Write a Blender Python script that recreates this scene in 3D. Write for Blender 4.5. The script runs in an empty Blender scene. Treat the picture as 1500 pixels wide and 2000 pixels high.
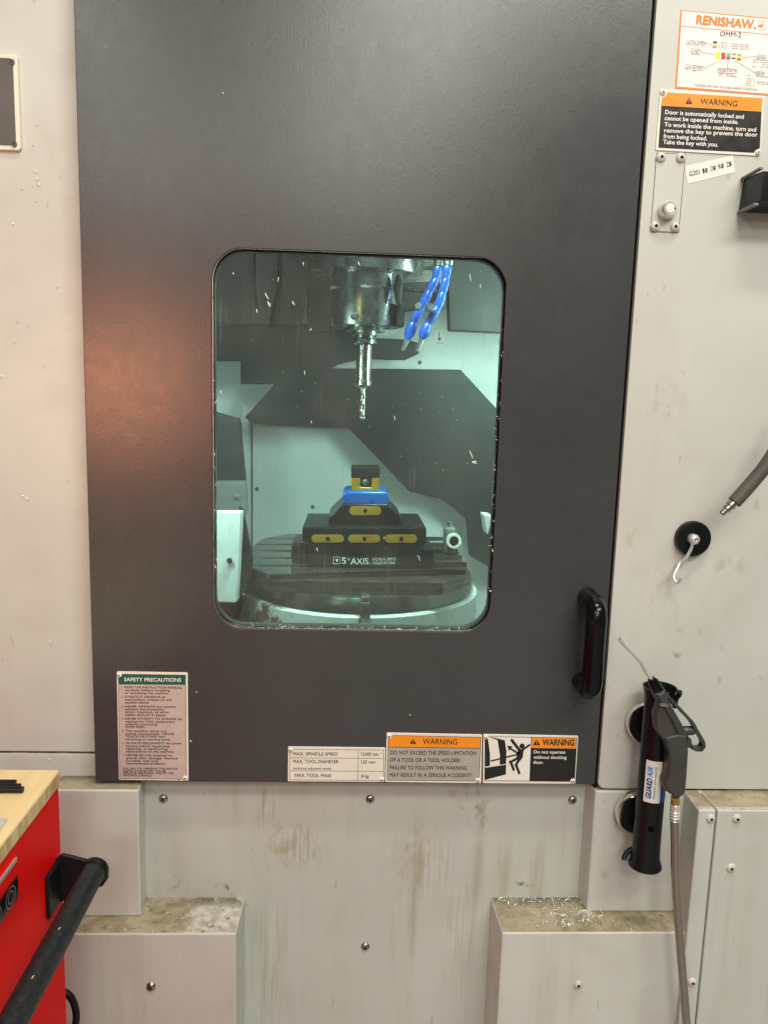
import bpy, bmesh, math, random
from mathutils import Vector, Matrix
R = math.radians
rnd = random.Random(7)
scene = bpy.context.scene
COL = scene.collection

# ------------------------------------------------------------------ camera, world, lights, exposure
CX = Vector((33000, 747, 1500)).normalized()            # machine axes (right / down / inward) seen from the camera
CD = Vector((-296.5, 10078, 1500)); CD = (CD - CX * CD.dot(CX)).normalized()
CF = CX.cross(CD)
CAM = Vector((0, -1.2, 1.5))
cam_data = bpy.data.cameras.new('camera')
cam = bpy.data.objects.new('camera', cam_data); COL.objects.link(cam)
right = Vector((CX[0], CF[0], -CD[0])); down = Vector((CX[1], CF[1], -CD[1])); fwd = Vector((CX[2], CF[2], -CD[2]))
m = Matrix((right, -down, -fwd)).transposed().to_4x4(); m.translation = CAM
cam.matrix_world = m
cam_data.sensor_fit = 'HORIZONTAL'; cam_data.sensor_width = 36; cam_data.lens = 36
cam_data.clip_start = 0.02; cam_data.clip_end = 100
scene.camera = cam

world = bpy.data.worlds.new('World'); scene.world = world
world.use_nodes = True
bgn = world.node_tree.nodes['Background']
bgn.inputs['Color'].default_value = (1.0, 0.93, 0.85, 1); bgn.inputs['Strength'].default_value = 0.11

def area(name, loc, target, sx, sy, watt, color):
    l = bpy.data.lights.new(name, 'AREA'); l.shape = 'RECTANGLE'; l.size = sx; l.size_y = sy
    l.energy = watt; l.color = color
    o = bpy.data.objects.new(name, l); COL.objects.link(o); o.location = loc
    o.rotation_euler = (Vector(target) - Vector(loc)).to_track_quat('-Z', 'Y').to_euler()
    return o
WARM = (1.0, 0.965, 0.875)
area('ceiling_and_fill_lamp', (0.45, -1.05, 4.0), (0.45, -1.0, 0), 1.3, 0.22, 40, WARM)
area('ceiling_and_fill_lamp', (1.25, -2.25, 3.7), (0.7, 0, 0.6), 2.4, 0.4, 68, WARM)  # added front fill, kept out of the door's mirror view
area('ceiling_and_fill_lamp', (0.35, -4.6, 4.0), (0.35, -4.0, 0), 1.1, 0.9, 62, WARM)
area('ceiling_and_fill_lamp', (-0.05, -7.4, 4.0), (-0.05, -6.6, 0), 1.5, 1.2, 85, WARM)
area('ceiling_and_fill_lamp', (-2.5, -7.8, 4.0), (-2.4, -7.0, 0), 1.5, 1.1, 75, WARM)
area('ceiling_and_fill_lamp', (-2.1, -4.3, 4.0), (-2.1, -4.0, 0), 1.1, 0.9, 45, WARM)
area('red_reflection_lamp', (-1.06, -2.45, 1.54), (-0.38, 0, 1.56), 0.46, 0.44, 0.85, (1.0, 0.36, 0.19)).data.spread = R(40)  # added unseen source for the red reflection on the door
area('work_and_fill_lamp', (0.52, 0.44, 1.66), (0.20, 1.1, 1.60), 0.12, 0.34, 8.2, (1.0, 1.0, 0.98))
area('work_and_fill_lamp', (-0.38, 0.13, 1.52), (-0.30, 0.40, 1.20), 0.12, 0.08, 3.4, (1.0, 1.0, 0.98))  # added out of view to lift the white cover on the left
area('work_and_fill_lamp', (0.06, 0.15, 2.10), (0.05, 0.28, 1.05), 0.40, 0.05, 24, (1.0, 1.0, 0.98))  # added out of view to brighten the table and its housing

vs = scene.view_settings
vs.view_transform = 'Standard'; vs.look = 'None'; vs.exposure = 0.0; vs.gamma = 1.0
scene.render.engine = 'CYCLES'
scene.cycles.use_denoising = True
scene.cycles.max_bounces = 8; scene.cycles.transparent_max_bounces = 12
scene.cycles.caustics_reflective = False; scene.cycles.caustics_refractive = False

# ------------------------------------------------------------------ helpers
def ray(px, py):
    d = Vector((px - 750, py - 1000, 1500))
    return Vector((d.dot(CX), d.dot(CF), -d.dot(CD)))
def at(px, py, Y):
    d = ray(px, py); return CAM + d * ((Y - CAM.y) / d.y)
def at_x(px, py, X):
    d = ray(px, py); return CAM + d * ((X - CAM.x) / d.x)
def at_z(px, py, Z):
    d = ray(px, py); return CAM + d * ((Z - CAM.z) / d.z)

WORLD = {}
def empty(name, loc, label, cat, group=None):
    o = bpy.data.objects.new(name, None); COL.objects.link(o)
    o.empty_display_size = 0.05
    o.location = loc; WORLD[o.name] = Vector(loc)
    tag(o, label, cat, group); return o
def tag(o, label=None, cat=None, group=None, kind=None):
    if label: o['label'] = label
    if cat: o['category'] = cat
    if group: o['group'] = group
    if kind: o['kind'] = kind
    return o

class MB:
    """collects geometry in world coordinates and links it as one mesh object"""
    def __init__(s): s.v = []; s.f = []; s.m = []
    def add(s, vs_, fs, mi=0):
        b = len(s.v); s.v += [tuple(p) for p in vs_]
        for f in fs: s.f.append([b + i for i in f]); s.m.append(mi)
        return s
    def box(s, x0, x1, y0, y1, z0, z1, mi=0):
        return s.add([(x0,y0,z0),(x1,y0,z0),(x1,y1,z0),(x0,y1,z0),(x0,y0,z1),(x1,y0,z1),(x1,y1,z1),(x0,y1,z1)],
            [(0,1,5,4),(1,2,6,5),(2,3,7,6),(3,0,4,7),(4,5,6,7),(3,2,1,0)], mi)
    def prism(s, pts, off, mi=0):
        n = len(pts); a = [Vector(p) for p in pts]; b = [p + Vector(off) for p in a]
        fs = [list(range(n)), list(range(2*n-1, n-1, -1))]
        fs += [(i, i+n, (i+1) % n + n, (i+1) % n) for i in range(n)]
        return s.add(a + b, fs, mi)
    def plate(s, pxs, Y, th, mi=0):
        """flat-faced solid: outline on the plane y=Y, th metres thick going inward"""
        return s.prism([at(x, y, Y) for x, y in pxs], (0, th, 0), mi)
    def sheet(s, pxs, Y, mi=0):
        return s.add([at(x, y, Y) for x, y in pxs], [list(range(len(pxs)))], mi)
    def line(s, p, q, w, Y, mi=0):
        p = at(p[0], p[1], Y); q = at(q[0], q[1], Y); d = (q - p).normalized(); n = Vector((-d.z, 0, d.x)) * (w / 2)
        return s.add([p - n, q - n, q + n, p + n], [(0,1,2,3)], mi)
    def tube(s, pts, r, n=14, caps=True, mi=0):
        pts = [Vector(p) for p in pts]; k = len(pts); rs = r if isinstance(r, (list, tuple)) else [r]*k
        t0 = (pts[1]-pts[0]).normalized(); u = t0.orthogonal().normalized(); rings = []
        for i in range(k):
            t = (pts[min(i+1, k-1)] - pts[max(i-1, 0)]).normalized()
            u = (u - t*u.dot(t)).normalized(); w = t.cross(u)
            rings.append([pts[i] + (u*math.cos(2*math.pi*j/n) + w*math.sin(2*math.pi*j/n))*rs[i] for j in range(n)])
        fs = []
        for i in range(k-1):
            for j in range(n):
                a = i*n+j; b = i*n+(j+1) % n; fs.append((a, b, b+n, a+n))
        if caps: fs += [list(range(n-1, -1, -1)), list(range((k-1)*n, k*n))]
        return s.add([p for q in rings for p in q], fs, mi)
    def lathe(s, prof, o, axis, n=28, mi=0, mis=None):
        o = Vector(o); ax = Vector(axis).normalized(); u = ax.orthogonal().normalized(); w = ax.cross(u); k = len(prof)
        vsx = []
        for r, h in prof:
            vsx += [o + ax*h + (u*math.cos(2*math.pi*j/n) + w*math.sin(2*math.pi*j/n))*max(r, 1e-5) for j in range(n)]
        for i in range(k-1):
            b = len(s.v) if i == 0 else b
            if i == 0: s.v += [tuple(p) for p in vsx]
            for j in range(n):
                a = b+i*n+j; c = b+i*n+(j+1) % n
                s.f.append([a, c, c+n, a+n]); s.m.append(mis[i] if mis else mi)
        s.f.append([b+j for j in range(n-1, -1, -1)]); s.m.append(mis[0] if mis else mi)
        s.f.append([b+(k-1)*n+j for j in range(n)]); s.m.append(mis[-1] if mis else mi)
        return s
    def link(s, name, mats, parent=None, bevel=0, seg=2, smooth=True, origin=None, fix=True):
        vv = [Vector(p) for p in s.v]
        lo = Vector([min(p[i] for p in vv) for i in range(3)]); hi = Vector([max(p[i] for p in vv) for i in range(3)])
        c = Vector(origin) if origin is not None else (lo + hi)/2
        me = bpy.data.meshes.new(name); me.from_pydata([p - c for p in vv], [], s.f)
        mats = mats if isinstance(mats, (list, tuple)) else [mats]
        for mt in mats: me.materials.append(mt)
        for i, mi in enumerate(s.m): me.polygons[i].material_index = mi
        if fix or bevel:
            bm = bmesh.new(); bm.from_mesh(me)
            if fix:
                bmesh.ops.remove_doubles(bm, verts=bm.verts, dist=1e-6)
                bmesh.ops.recalc_face_normals(bm, faces=bm.faces)
            if bevel:
                es = [e for e in bm.edges if len(e.link_faces) == 2 and e.calc_face_angle(0) > R(28)]
                bmesh.ops.bevel(bm, geom=es, offset=bevel, offset_type='OFFSET', segments=seg, profile=0.5, affect='EDGES', clamp_overlap=True)
            bm.to_mesh(me); bm.free()
        if smooth:
            for p in me.polygons: p.use_smooth = True
            me.set_sharp_from_angle(angle=R(38))
        o = bpy.data.objects.new(name, me); COL.objects.link(o); WORLD[o.name] = c
        if parent:
            o.parent = parent; o.location = c - WORLD[parent.name]
        else: o.location = c
        if bevel:
            wn = o.modifiers.new('weighted_normal', 'WEIGHTED_NORMAL'); wn.keep_sharp = True
        return o

def put_copy(o, parent, loc):
    c = o.copy(); COL.objects.link(c); c.parent = parent
    WORLD[c.name] = Vector(loc); c.location = Vector(loc) - WORLD[parent.name]; return c

def bez(pts, n=8):
    """smooth curve through points (Catmull-Rom)"""
    P = [Vector(p) for p in pts]; out = []
    for i in range(len(P)-1):
        a = P[max(i-1, 0)]; b = P[i]; c = P[i+1]; d = P[min(i+2, len(P)-1)]
        for k in range(n):
            t = k/n
            out.append(0.5*((2*b) + (c-a)*t + (2*a-5*b+4*c-d)*t*t + (3*b-a-3*c+d)*t**3))
    out.append(P[-1]); return out
def fillet(pts, r, n=6):
    P = [Vector(p) for p in pts]; out = [P[0]]
    for i in range(1, len(P)-1):
        a = P[i] + (P[i-1]-P[i]).normalized()*r; c = P[i] + (P[i+1]-P[i]).normalized()*r
        for k in range(n+1):
            t = k/n; out.append(a*(1-t)**2 + P[i]*2*t*(1-t) + c*t*t)
    out.append(P[-1]); return out
def rrect(x0, x1, z0, z1, r, n=8):
    out = []
    for cx, cz, a0 in ((x1-r, z1-r, 0), (x0+r, z1-r, 90), (x0+r, z0+r, 180), (x1-r, z0+r, 270)):
        for k in range(n+1):
            a = R(a0 + 90*k/n); out.append((cx + r*math.cos(a), cz + r*math.sin(a)))
    return out
def rquad(c4, r, n=4):
    """px quad TL TR BR BL with rounded corners, r in px"""
    out = []
    for i in range(4):
        p = Vector(c4[i]); a = p + (Vector(c4[i-1])-p).normalized()*r; c = p + (Vector(c4[(i+1) % 4])-p).normalized()*r
        for k in range(n+1):
            t = k/n; q = a*(1-t)**2 + p*2*t*(1-t) + c*t*t; out.append((q.x, q.y))
    return out
def inset(c4, l, t=None, r=None, b=None):
    t = l if t is None else t; r = l if r is None else r; b = l if b is None else b
    (a, bb, c, d) = c4
    return [(a[0]+l, a[1]+t), (bb[0]-r, bb[1]+t), (c[0]-r, c[1]-b), (d[0]+l, d[1]-b)]

# text: outlines of the built-in font, laid on a plane
_glyph = {}
def text_mesh(s, bold=0.0, shear=0.0):
    k = (s, bold, shear)
    if k not in _glyph:
        cu = bpy.data.curves.new('lettering', 'FONT'); cu.body = s; cu.resolution_u = 3; cu.shear = shear
        o = bpy.data.objects.new('lettering', cu); COL.objects.link(o)
        dg = bpy.context.evaluated_depsgraph_get(); dg.update()
        me = bpy.data.meshes.new_from_object(o.evaluated_get(dg), depsgraph=dg)
        base_v = [tuple(v.co) for v in me.vertices]; base_f = [tuple(p.vertices) for p in me.polygons]; vv, ff = [], []
        sh = [(0, 0)] if bold == 0 else [(-bold, 0), (bold, 0), (0, bold), (0, -bold)]
        for q, (dx, dy) in enumerate(sh):                  # heavier strokes: shifted layers, each a hair above the last
            ff += [tuple(i + len(vv) for i in f) for f in base_f]; vv += [(v[0]+dx, v[1]+dy, q) for v in base_v]
        _glyph[k] = (vv, ff)
        bpy.data.meshes.remove(me); bpy.data.objects.remove(o); bpy.data.curves.remove(cu)
    return _glyph[k]
CAP = max(v[1] for v in text_mesh('H')[0])
def text_on(mb, s, p0, p1, hpx, Y, bold=0.0, mi=0, shear=0.0):
    """baseline from pixel p0 to p1 on plane y=Y, capital height hpx pixels"""
    vs_, fs = text_mesh(s, bold, shear)
    x0 = min(v[0] for v in vs_); x1 = max(v[0] for v in vs_)
    o = at(p0[0], p0[1], Y); U = at(p1[0], p1[1], Y) - o
    n = Vector((-U.z, 0, U.x)).normalized()
    H = (at(p0[0], p0[1]-hpx, Y) - o).length
    mb.add([o + U*((v[0]-x0)/(x1-x0)) + n*(v[1]/CAP*H) + Vector((0, -2.5e-5*v[2], 0)) for v in vs_], fs, mi)

# ------------------------------------------------------------------ materials
class NT:
    def __init__(s, name):
        s.mat = bpy.data.materials.new(name); s.mat.use_nodes = True
        s.t = s.mat.node_tree; s.b = s.t.nodes['Principled BSDF']; s.out = s.t.nodes['Material Output']
    def n(s, typ, props=None, **inp):
        nd = s.t.nodes.new(typ)
        for k, v in (props or {}).items(): setattr(nd, k, v)
        for k, v in inp.items():
            key = int(k[1:]) if k[0] == 'i' and k[1:].isdigit() else k.replace('_', ' ')
            s.set(nd, key, v)
        return nd
    def set(s, nd, key, v):
        i = nd.inputs[key]
        if isinstance(v, bpy.types.NodeSocket): s.t.links.new(v, i)
        else: i.default_value = v
    def pos(s, scale=(1, 1, 1)):
        g = s.n('ShaderNodeNewGeometry')
        mp = s.n('ShaderNodeMapping', i0=g.outputs['Position'], i3=scale); return mp.outputs[0]
    def noise(s, vec, scale, detail=4, rough=0.55):
        return s.n('ShaderNodeTexNoise', i0=vec, Scale=scale, Detail=detail, Roughness=rough).outputs[0]
    def ramp(s, fac, a, b, lo=0.0, hi=1.0):
        return s.n('ShaderNodeMapRange', {'interpolation_type': 'SMOOTHSTEP'}, i0=fac, i1=a, i2=b, i3=lo, i4=hi).outputs[0]
    def math(s, op, a, b=0.5):
        return s.n('ShaderNodeMath', {'operation': op}, i0=a, i1=b).outputs[0]
    def mix(s, fac, a, b):
        nd = s.n('ShaderNodeMix', {'data_type': 'RGBA'})
        s.set(nd, 0, fac); s.set(nd, 6, a if isinstance(a, bpy.types.NodeSocket) else (*a, 1)); s.set(nd, 7, b if isinstance(b, bpy.types.NodeSocket) else (*b, 1))
        return nd.outputs[2]
    def bump(s, h, strength, dist=0.001):
        s.set(s.b, 'Normal', s.n('ShaderNodeBump', Strength=strength, Distance=dist, Height=h).outputs[0])
    def done(s, col=None, rough=None, metal=None, **kw):
        if col is not None: s.set(s.b, 'Base Color', col if isinstance(col, bpy.types.NodeSocket) else (*col, 1))
        if rough is not None: s.set(s.b, 'Roughness', rough)
        if metal is not None: s.set(s.b, 'Metallic', metal)
        for k, v in kw.items(): s.set(s.b, k.replace('_', ' '), v)
        return s.mat

def plain(name, col, rough=0.5, metal=0.0, var=0.12, bump=0.0, bscale=400, **kw):
    t = NT(name); p = t.pos()
    n1 = t.noise(p, 45); n2 = t.noise(p, 9)
    f = t.math('ADD', t.math('MULTIPLY', n1, 0.5), t.math('MULTIPLY', n2, 0.5))
    lo = tuple(c*(1-var) for c in col); hi = tuple(min(1, c*(1+var)) for c in col)
    c = t.mix(t.ramp(f, 0.3, 0.7), lo, hi)
    r = t.ramp(n1, 0.25, 0.75, max(0.02, rough-0.06), min(1, rough+0.06))
    if bump: t.bump(t.noise(p, bscale, 2), bump)
    return t.done(c, r, metal, **kw)

def panel_paint(name, base, rough=0.42, streak=0.5, grime=True, blobs=(), chips=False):
    """painted sheet steel: faint mottling, drip streaks, specks, oily dirt on upward faces, a few smudges"""
    t = NT(name); p = t.pos()
    big = t.noise(p, 2.2, 3); mid = t.noise(p, 14, 5)
    c = t.mix(t.ramp(big, 0.3, 0.7), tuple(x*0.93 for x in base), tuple(min(1, x*1.04) for x in base))
    c = t.mix(t.ramp(mid, 0.45, 0.8, 0, 0.16), c, (0.40, 0.33, 0.22))
    st = t.noise(t.pos((26, 26, 1.3)), 1.0, 5, 0.6)
    msk = t.ramp(t.noise(t.pos((1, 1, 0.7)), 5.5, 3), 0.42, 0.62, 0.12, 1.0)
    c = t.mix(t.math('MULTIPLY', msk, t.ramp(st, 0.44, 0.70, 0, 0.9*streak)), c, (0.36, 0.31, 0.22))
    st2 = t.noise(t.pos((70, 70, 2.5)), 1.0, 3, 0.6)
    c = t.mix(t.ramp(st2, 0.62, 0.75, 0, 0.28*streak), c, (0.66, 0.62, 0.54))
    sp = t.noise(t.pos((1, 1, 0.45)), 62, 2, 0.5)
    c = t.mix(t.ramp(sp, 0.715, 0.75, 0, 0.24), c, (0.22, 0.18, 0.13))
    for (bx, bz, sx, sz, k, dark, *drip) in blobs:
        g = t.n('ShaderNodeSeparateXYZ', i0=p)
        dx = t.math('DIVIDE', t.math('SUBTRACT', g.outputs[0], bx), sx); dz = t.math('DIVIDE', t.math('SUBTRACT', g.outputs[2], bz), sz)
        d = t.math('SQRT', t.math('ADD', t.math('MULTIPLY', dx, dx), t.math('MULTIPLY', dz, dz)), 0)
        nn = t.noise(t.pos((190, 190, 7) if drip else (60, 60, 34)), 1.0, 5, 0.65)
        f = t.math('MULTIPLY', t.ramp(d, 0.2, 1.0, 1, 0), t.ramp(nn, 0.46, 0.63, 0, k))
        c = t.mix(f, c, dark)
    if grime:
        g = t.n('ShaderNodeNewGeometry'); nz = t.n('ShaderNodeSeparateXYZ', i0=g.outputs['Normal']).outputs[2]
        up = t.ramp(nz, 0.75, 0.95)
        d1 = t.noise(p, 26, 7, 0.7); d2 = t.noise(p, 85, 5, 0.6)
        gc = t.mix(t.ramp(d1, 0.32, 0.62), (0.24, 0.185, 0.095), (0.44, 0.37, 0.24))
        if chips:
            xx = t.n('ShaderNodeSeparateXYZ', i0=p).outputs[0]
            w = t.math('ADD', t.math('MULTIPLY', t.noise(p, 24, 9, 0.78), 0.55), t.math('MULTIPLY', t.math('MULTIPLY', t.ramp(xx, -0.34, -0.2), t.ramp(xx, -0.1, 0.0, 1, 0)), 0.32))
            gc = t.mix(t.ramp(w, 0.485, 0.525), gc, t.mix(t.ramp(t.noise(p, 60, 6, 0.7), 0.35, 0.65), (0.42, 0.38, 0.30), (0.70, 0.66, 0.58)))
        gc = t.mix(t.ramp(d2, 0.57, 0.70, 0, 0.8), gc, (0.10, 0.08, 0.05))
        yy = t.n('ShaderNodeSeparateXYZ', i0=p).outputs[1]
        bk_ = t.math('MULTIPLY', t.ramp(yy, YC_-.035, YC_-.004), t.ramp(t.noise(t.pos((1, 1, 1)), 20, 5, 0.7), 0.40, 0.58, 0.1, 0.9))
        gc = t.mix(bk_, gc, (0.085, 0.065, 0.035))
        fr_ = t.math('MULTIPLY', t.ramp(yy, YL_+.004, YL_+.0005), t.ramp(d2, 0.35, 0.6, 0.2, 0.8))
        gc = t.mix(fr_, gc, (0.66, 0.62, 0.53))
        c = t.mix(t.math('MULTIPLY', up, 0.92), c, gc)
    t.bump(t.noise(p, 480, 2), 0.06, 0.0006)
    return t.done(c, t.ramp(mid, 0.3, 0.7, rough-0.05, rough+0.08))

YC_, YL_ = 0.035, -0.056
BEIGE = (0.595, 0.595, 0.55)
M = {}
def spot(px, py, Y, sx, sz, k, col): q_ = at(px, py, Y); return (q_.x, q_.z, sx, sz, k, col)
M['panel'] = panel_paint('panel_paint', BEIGE, streak=0.10, grime=False, blobs=(
    spot(1245, 1050, 0, .03, .03, .5, (.42, .33, .15)), spot(1420, 1105, 0, .05, .04, .35, (.36, .30, .24)), spot(1290, 780, 0, .06, .05, .3, (.42, .35, .22)),
    spot(1323, 1235, 0, .012, .010, .6, (.33, .27, .18)), spot(1322, 1278, 0, .012, .009, .8, (.33, .27, .18)), spot(1300, 1150, 0, .09, .09, .2, (.40, .33, .22)), spot(1290, 760, 0, .02, .012, .5, (.3, .26, .2))))
M['panel_low'] = panel_paint('stained_panel_paint', (0.62, 0.63, 0.58), streak=0.28, chips=True)
cb = at(345, 1725, .035); ce = at(435, 1735, .035); cg = at(1020, 1727, .035); ch = at(905, 1560, .035); ci = at(940, 1590, .035); cj = at(840, 1640, .035); ck = at(570, 1660, .035)
M['panel_centre'] = panel_paint('smudged_panel_paint', (0.555, 0.57, 0.525), streak=0.75, grime=False, blobs=(
    (cb.x, cb.z, .024, .022, .62, (.17, .15, .12)), (ce.x, ce.z, .022, .016, .7, (.15, .13, .11)), (cg.x, cg.z, .026, .007, .9, (.12, .11, .1)),
    (ch.x, ch.z, .04, .05, .5, (.30, .23, .13)), (ci.x, ci.z, .03, .05, .45, (.30, .23, .13)), (cj.x, cj.z, .05, .06, .35, (.42, .36, .25)), (ck.x, ck.z, .1, .06, .45, (.40, .34, .23)), spot(930, 1565, .035, .016, .03, .75, (.24,.17,.09)), spot(800, 1690, .035, .05, .10, .5, (.40,.33,.22)), spot(560, 1640, .035, .05, .05, .45, (.40,.34,.23)), spot(860, 1680, .035, .03, .06, .4, (.72,.68,.6)), spot(440, 1735, .035, .014, .008, .9, (.10,.09,.08)), (*spot(590, 1655, .035, .055, .055, .75, (.33,.28,.19)), 1), (*spot(845, 1685, .035, .05, .075, .75, (.36,.31,.22)), 1), (*spot(520, 1580, .035, .02, .06, .7, (.24,.19,.11)), 1), (*spot(520, 1900, .035, .04, .22, .35, (.36,.31,.22)), 1), (*spot(900, 1850, .035, .06, .2, .35, (.36,.31,.22)), 1)))
t = NT('dark_door_paint'); p = t.pos()
big = t.noise(p, 5, 6, 0.6); mid = t.noise(p, 40, 5, 0.6)
c = t.mix(t.ramp(big, 0.3, 0.7), (0.048, 0.048, 0.0485), (0.054, 0.054, 0.0545))
c = t.mix(t.ramp(t.noise(p, 120, 3), 0.68, 0.76, 0, 0.3), c, (0.13, 0.12, 0.11))
t.bump(t.noise(t.pos((1, 1, 0.55)), 400, 3, 0.6), 0.17, 0.0009)
M['door'] = t.done(c, t.math('ADD', t.ramp(big, 0.3, 0.72, 0.258, 0.292), t.ramp(mid, 0.3, 0.7, -0.01, 0.015)), 0.0)
M['door'].node_tree.nodes['Principled BSDF'].inputs['Specular IOR Level'].default_value = 0.6
M['gap'] = plain('black_seal_and_gap', (0.004, 0.004, 0.004), 0.9, Specular_IOR_Level=0.05)
M['black_plastic'] = plain('black_plastic', (0.007, 0.007, 0.0075), 0.36, Specular_IOR_Level=0.3)
M['gloss_black'] = plain('glossy_black', (0.004, 0.004, 0.004), 0.20, var=0.05, Specular_IOR_Level=0.3)
M['black_steel'] = plain('black_steel', (0.007, 0.007, 0.007), 0.45, Specular_IOR_Level=0.3)
M['gun_grey'] = plain('grey_nylon', (0.055, 0.050, 0.047), 0.42, bump=0.05)
M['chrome'] = plain('chrome', (0.80, 0.78, 0.74), 0.12, 1.0, var=0.05)
M['steel'] = plain('steel', (0.55, 0.54, 0.52), 0.3, 1.0)
M['bolt'] = plain('bolt_steel', (0.42, 0.40, 0.37), 0.33, 1.0)
M['bolt_painted'] = plain('painted_bolt', (0.62, 0.58, 0.52), 0.35)
M['socket'] = plain('dark_socket', (0.02, 0.018, 0.016), 0.6)
M['brass'] = plain('brass', (0.55, 0.34, 0.10), 0.3, 1.0)
M['edge_metal'] = plain('edge_metal', (0.78, 0.78, 0.76), 0.3, 0.6)
M['cream'] = plain('cream_plate', (0.82, 0.77, 0.67), 0.4, var=0.04)
M['white_print'] = plain('white_print', (0.86, 0.82, 0.76), 0.4, var=0.03)
M['plate_grey'] = plain('silver_plate', (0.50, 0.46, 0.41), 0.35, 0.25, var=0.05)
M['plate_red_reflection'] = plain('pink_reflection_aluminium', (0.74, 0.64, 0.58), 0.30, 0.35, var=0.05)  # pink in the base stands for red reflected by the plate
M['orange'] = plain('orange_print', (0.92, 0.30, 0.012), 0.4, var=0.04)
M['orange_title'] = plain('orange_lettering', (0.86, 0.22, 0.006), 0.5, var=0.04)
M['orange_line'] = plain('orange_border', (0.85, 0.25, 0.05), 0.5, var=0.04)
M['ink'] = plain('black_ink', (0.016, 0.014, 0.013), 0.35)
M['ink_brown'] = plain('small_print_ink', (0.055, 0.042, 0.036), 0.5)
M['ink_grey'] = plain('grey_ink', (0.20, 0.18, 0.17), 0.5)
M['green'] = plain('green_print', (0.008, 0.11, 0.075), 0.4, var=0.05)
M['yellow'] = plain('yellow_print', (0.90, 0.75, 0.03), 0.5)
M['red_print'] = plain('red_print', (0.75, 0.03, 0.03), 0.5)
M['green_light'] = plain('light_green_print', (0.20, 0.55, 0.20), 0.5)
M['navy'] = plain('navy_print', (0.01, 0.015, 0.12), 0.5)
M['blue_print'] = plain('blue_print', (0.01, 0.075, 0.36), 0.4)
M['sky_print'] = plain('light_blue_print', (0.05, 0.28, 0.75), 0.4)
M['sticker'] = plain('sticker_white', (0.88, 0.80, 0.76), 0.4, var=0.02)
M['dark_plate'] = plain('dark_textured_plate', (0.11, 0.10, 0.092), 0.5, var=0.15, bump=0.3, bscale=260)
M['red'] = plain('red_enamel', (0.92, 0.006, 0.004), 0.55, var=0.04, Specular_IOR_Level=0.10)
M['grey_rubber'] = plain('grey_rubber_hose', (0.085, 0.075, 0.06), 0.6, var=0.25)
M['paper'] = plain('crumpled_bag', (0.62, 0.55, 0.50), 0.45)
M['concrete'] = plain('concrete_floor', (0.30, 0.28, 0.26), 0.6, var=0.2)
M['zinc'] = plain('zinc_wire', (0.82, 0.83, 0.81), 0.30, 0.6, var=0.03)
M['strip'] = plain('grey_edge', (0.20, 0.19, 0.18), 0.5)
M['in_white'] = plain('enclosure_white', (0.74, 0.76, 0.74), 0.45, var=0.03)
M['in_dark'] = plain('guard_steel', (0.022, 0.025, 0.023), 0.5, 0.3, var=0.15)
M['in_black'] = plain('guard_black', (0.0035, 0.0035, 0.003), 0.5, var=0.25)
M['in_grey'] = plain('guard_grey', (0.16, 0.17, 0.165), 0.5, var=0.08)
M['cast'] = plain('machined_cast_iron', (0.17, 0.18, 0.17), 0.20, 0.85, var=0.15)
M['fix_black'] = plain('black_anodised', (0.010, 0.011, 0.012), 0.3, 0.2)
M['gold'] = plain('gold_anodised', (0.60, 0.32, 0.035), 0.35, 0.55)
M['fix_blue'] = plain('blue_anodised', (0.004, 0.12, 0.52), 0.32, 0.25)
M['loc_blue'] = plain('blue_hose_plastic', (0.005, 0.075, 0.42), 0.26)
M['spindle'] = plain('spindle_steel', (0.40, 0.40, 0.40), 0.26, 1.0, var=0.06)
M['chip'] = plain('aluminium_chip', (0.80, 0.77, 0.71), 0.4, 0.25, var=0.2)
t = NT('worn_housing_paint'); p = t.pos()
xx = t.n('ShaderNodeSeparateXYZ', i0=p).outputs[0]
w = t.math('ADD', t.noise(p, 13, 5, 0.6), t.ramp(xx, -0.28, 0.02, 0.16, -0.2))
c = t.mix(t.ramp(w, 0.55, 0.60), (0.62, 0.63, 0.60), (0.16, 0.055, 0.045))
c = t.mix(t.ramp(t.noise(p, 30, 4), 0.63, 0.68, 0, 0.8), c, (0.10, 0.09, 0.08))
M['housing'] = t.done(c, 0.4)
t = NT('steel_reflected_brown'); p = t.pos((3, 3, 12))
c = t.mix(t.ramp(t.noise(p, 8, 5), 0.3, 0.7), (0.085, 0.062, 0.045), (0.18, 0.14, 0.115))
M['reflected_brown'] = t.done(c, 0.3, 0.7)  # brown put into the steel for the red-brown the table front reflects
# butcher block: end grain stripes and long grain
t = NT('butcher_block_wood')
g = t.pos((30, 1.4, 30)); nz = t.noise(g, 1.2, 5, 0.6)
wv = t.math('ADD', t.math('MULTIPLY', t.noise(t.pos((6, 75, 9)), 1.0, 4, 0.6), 0.7), t.math('MULTIPLY', t.noise(t.pos((6, 22, 14)), 1.0, 3, 0.6), 0.3))
c = t.mix(t.ramp(nz, 0.25, 0.75), (0.80, 0.55, 0.24), (0.93, 0.73, 0.38))
gg = t.n('ShaderNodeNewGeometry'); nx = t.n('ShaderNodeSeparateXYZ', i0=gg.outputs['Normal']).outputs[2]
side = t.ramp(nx, 0.2, 0.6, 1, 0)
c = t.mix(t.math('MULTIPLY', side, t.ramp(wv, 0.40, 0.60, 0, 0.75)), c, (0.50, 0.29, 0.10))
M['wood'] = t.done(c, 0.35)
# ribbed grip
t = NT('ribbed_grip')
rb = t.n('ShaderNodeTexWave', {'bands_direction': 'Y'}, i0=t.pos(), Scale=95.0).outputs[1]
t.bump(rb, 0.12, 0.0008)
M['grip'] = t.done(t.mix(t.ramp(t.noise(t.pos(), 160, 3), 0.35, 0.75), (0.008, 0.011, 0.012), (0.020, 0.027, 0.029)), 0.5)
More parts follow.
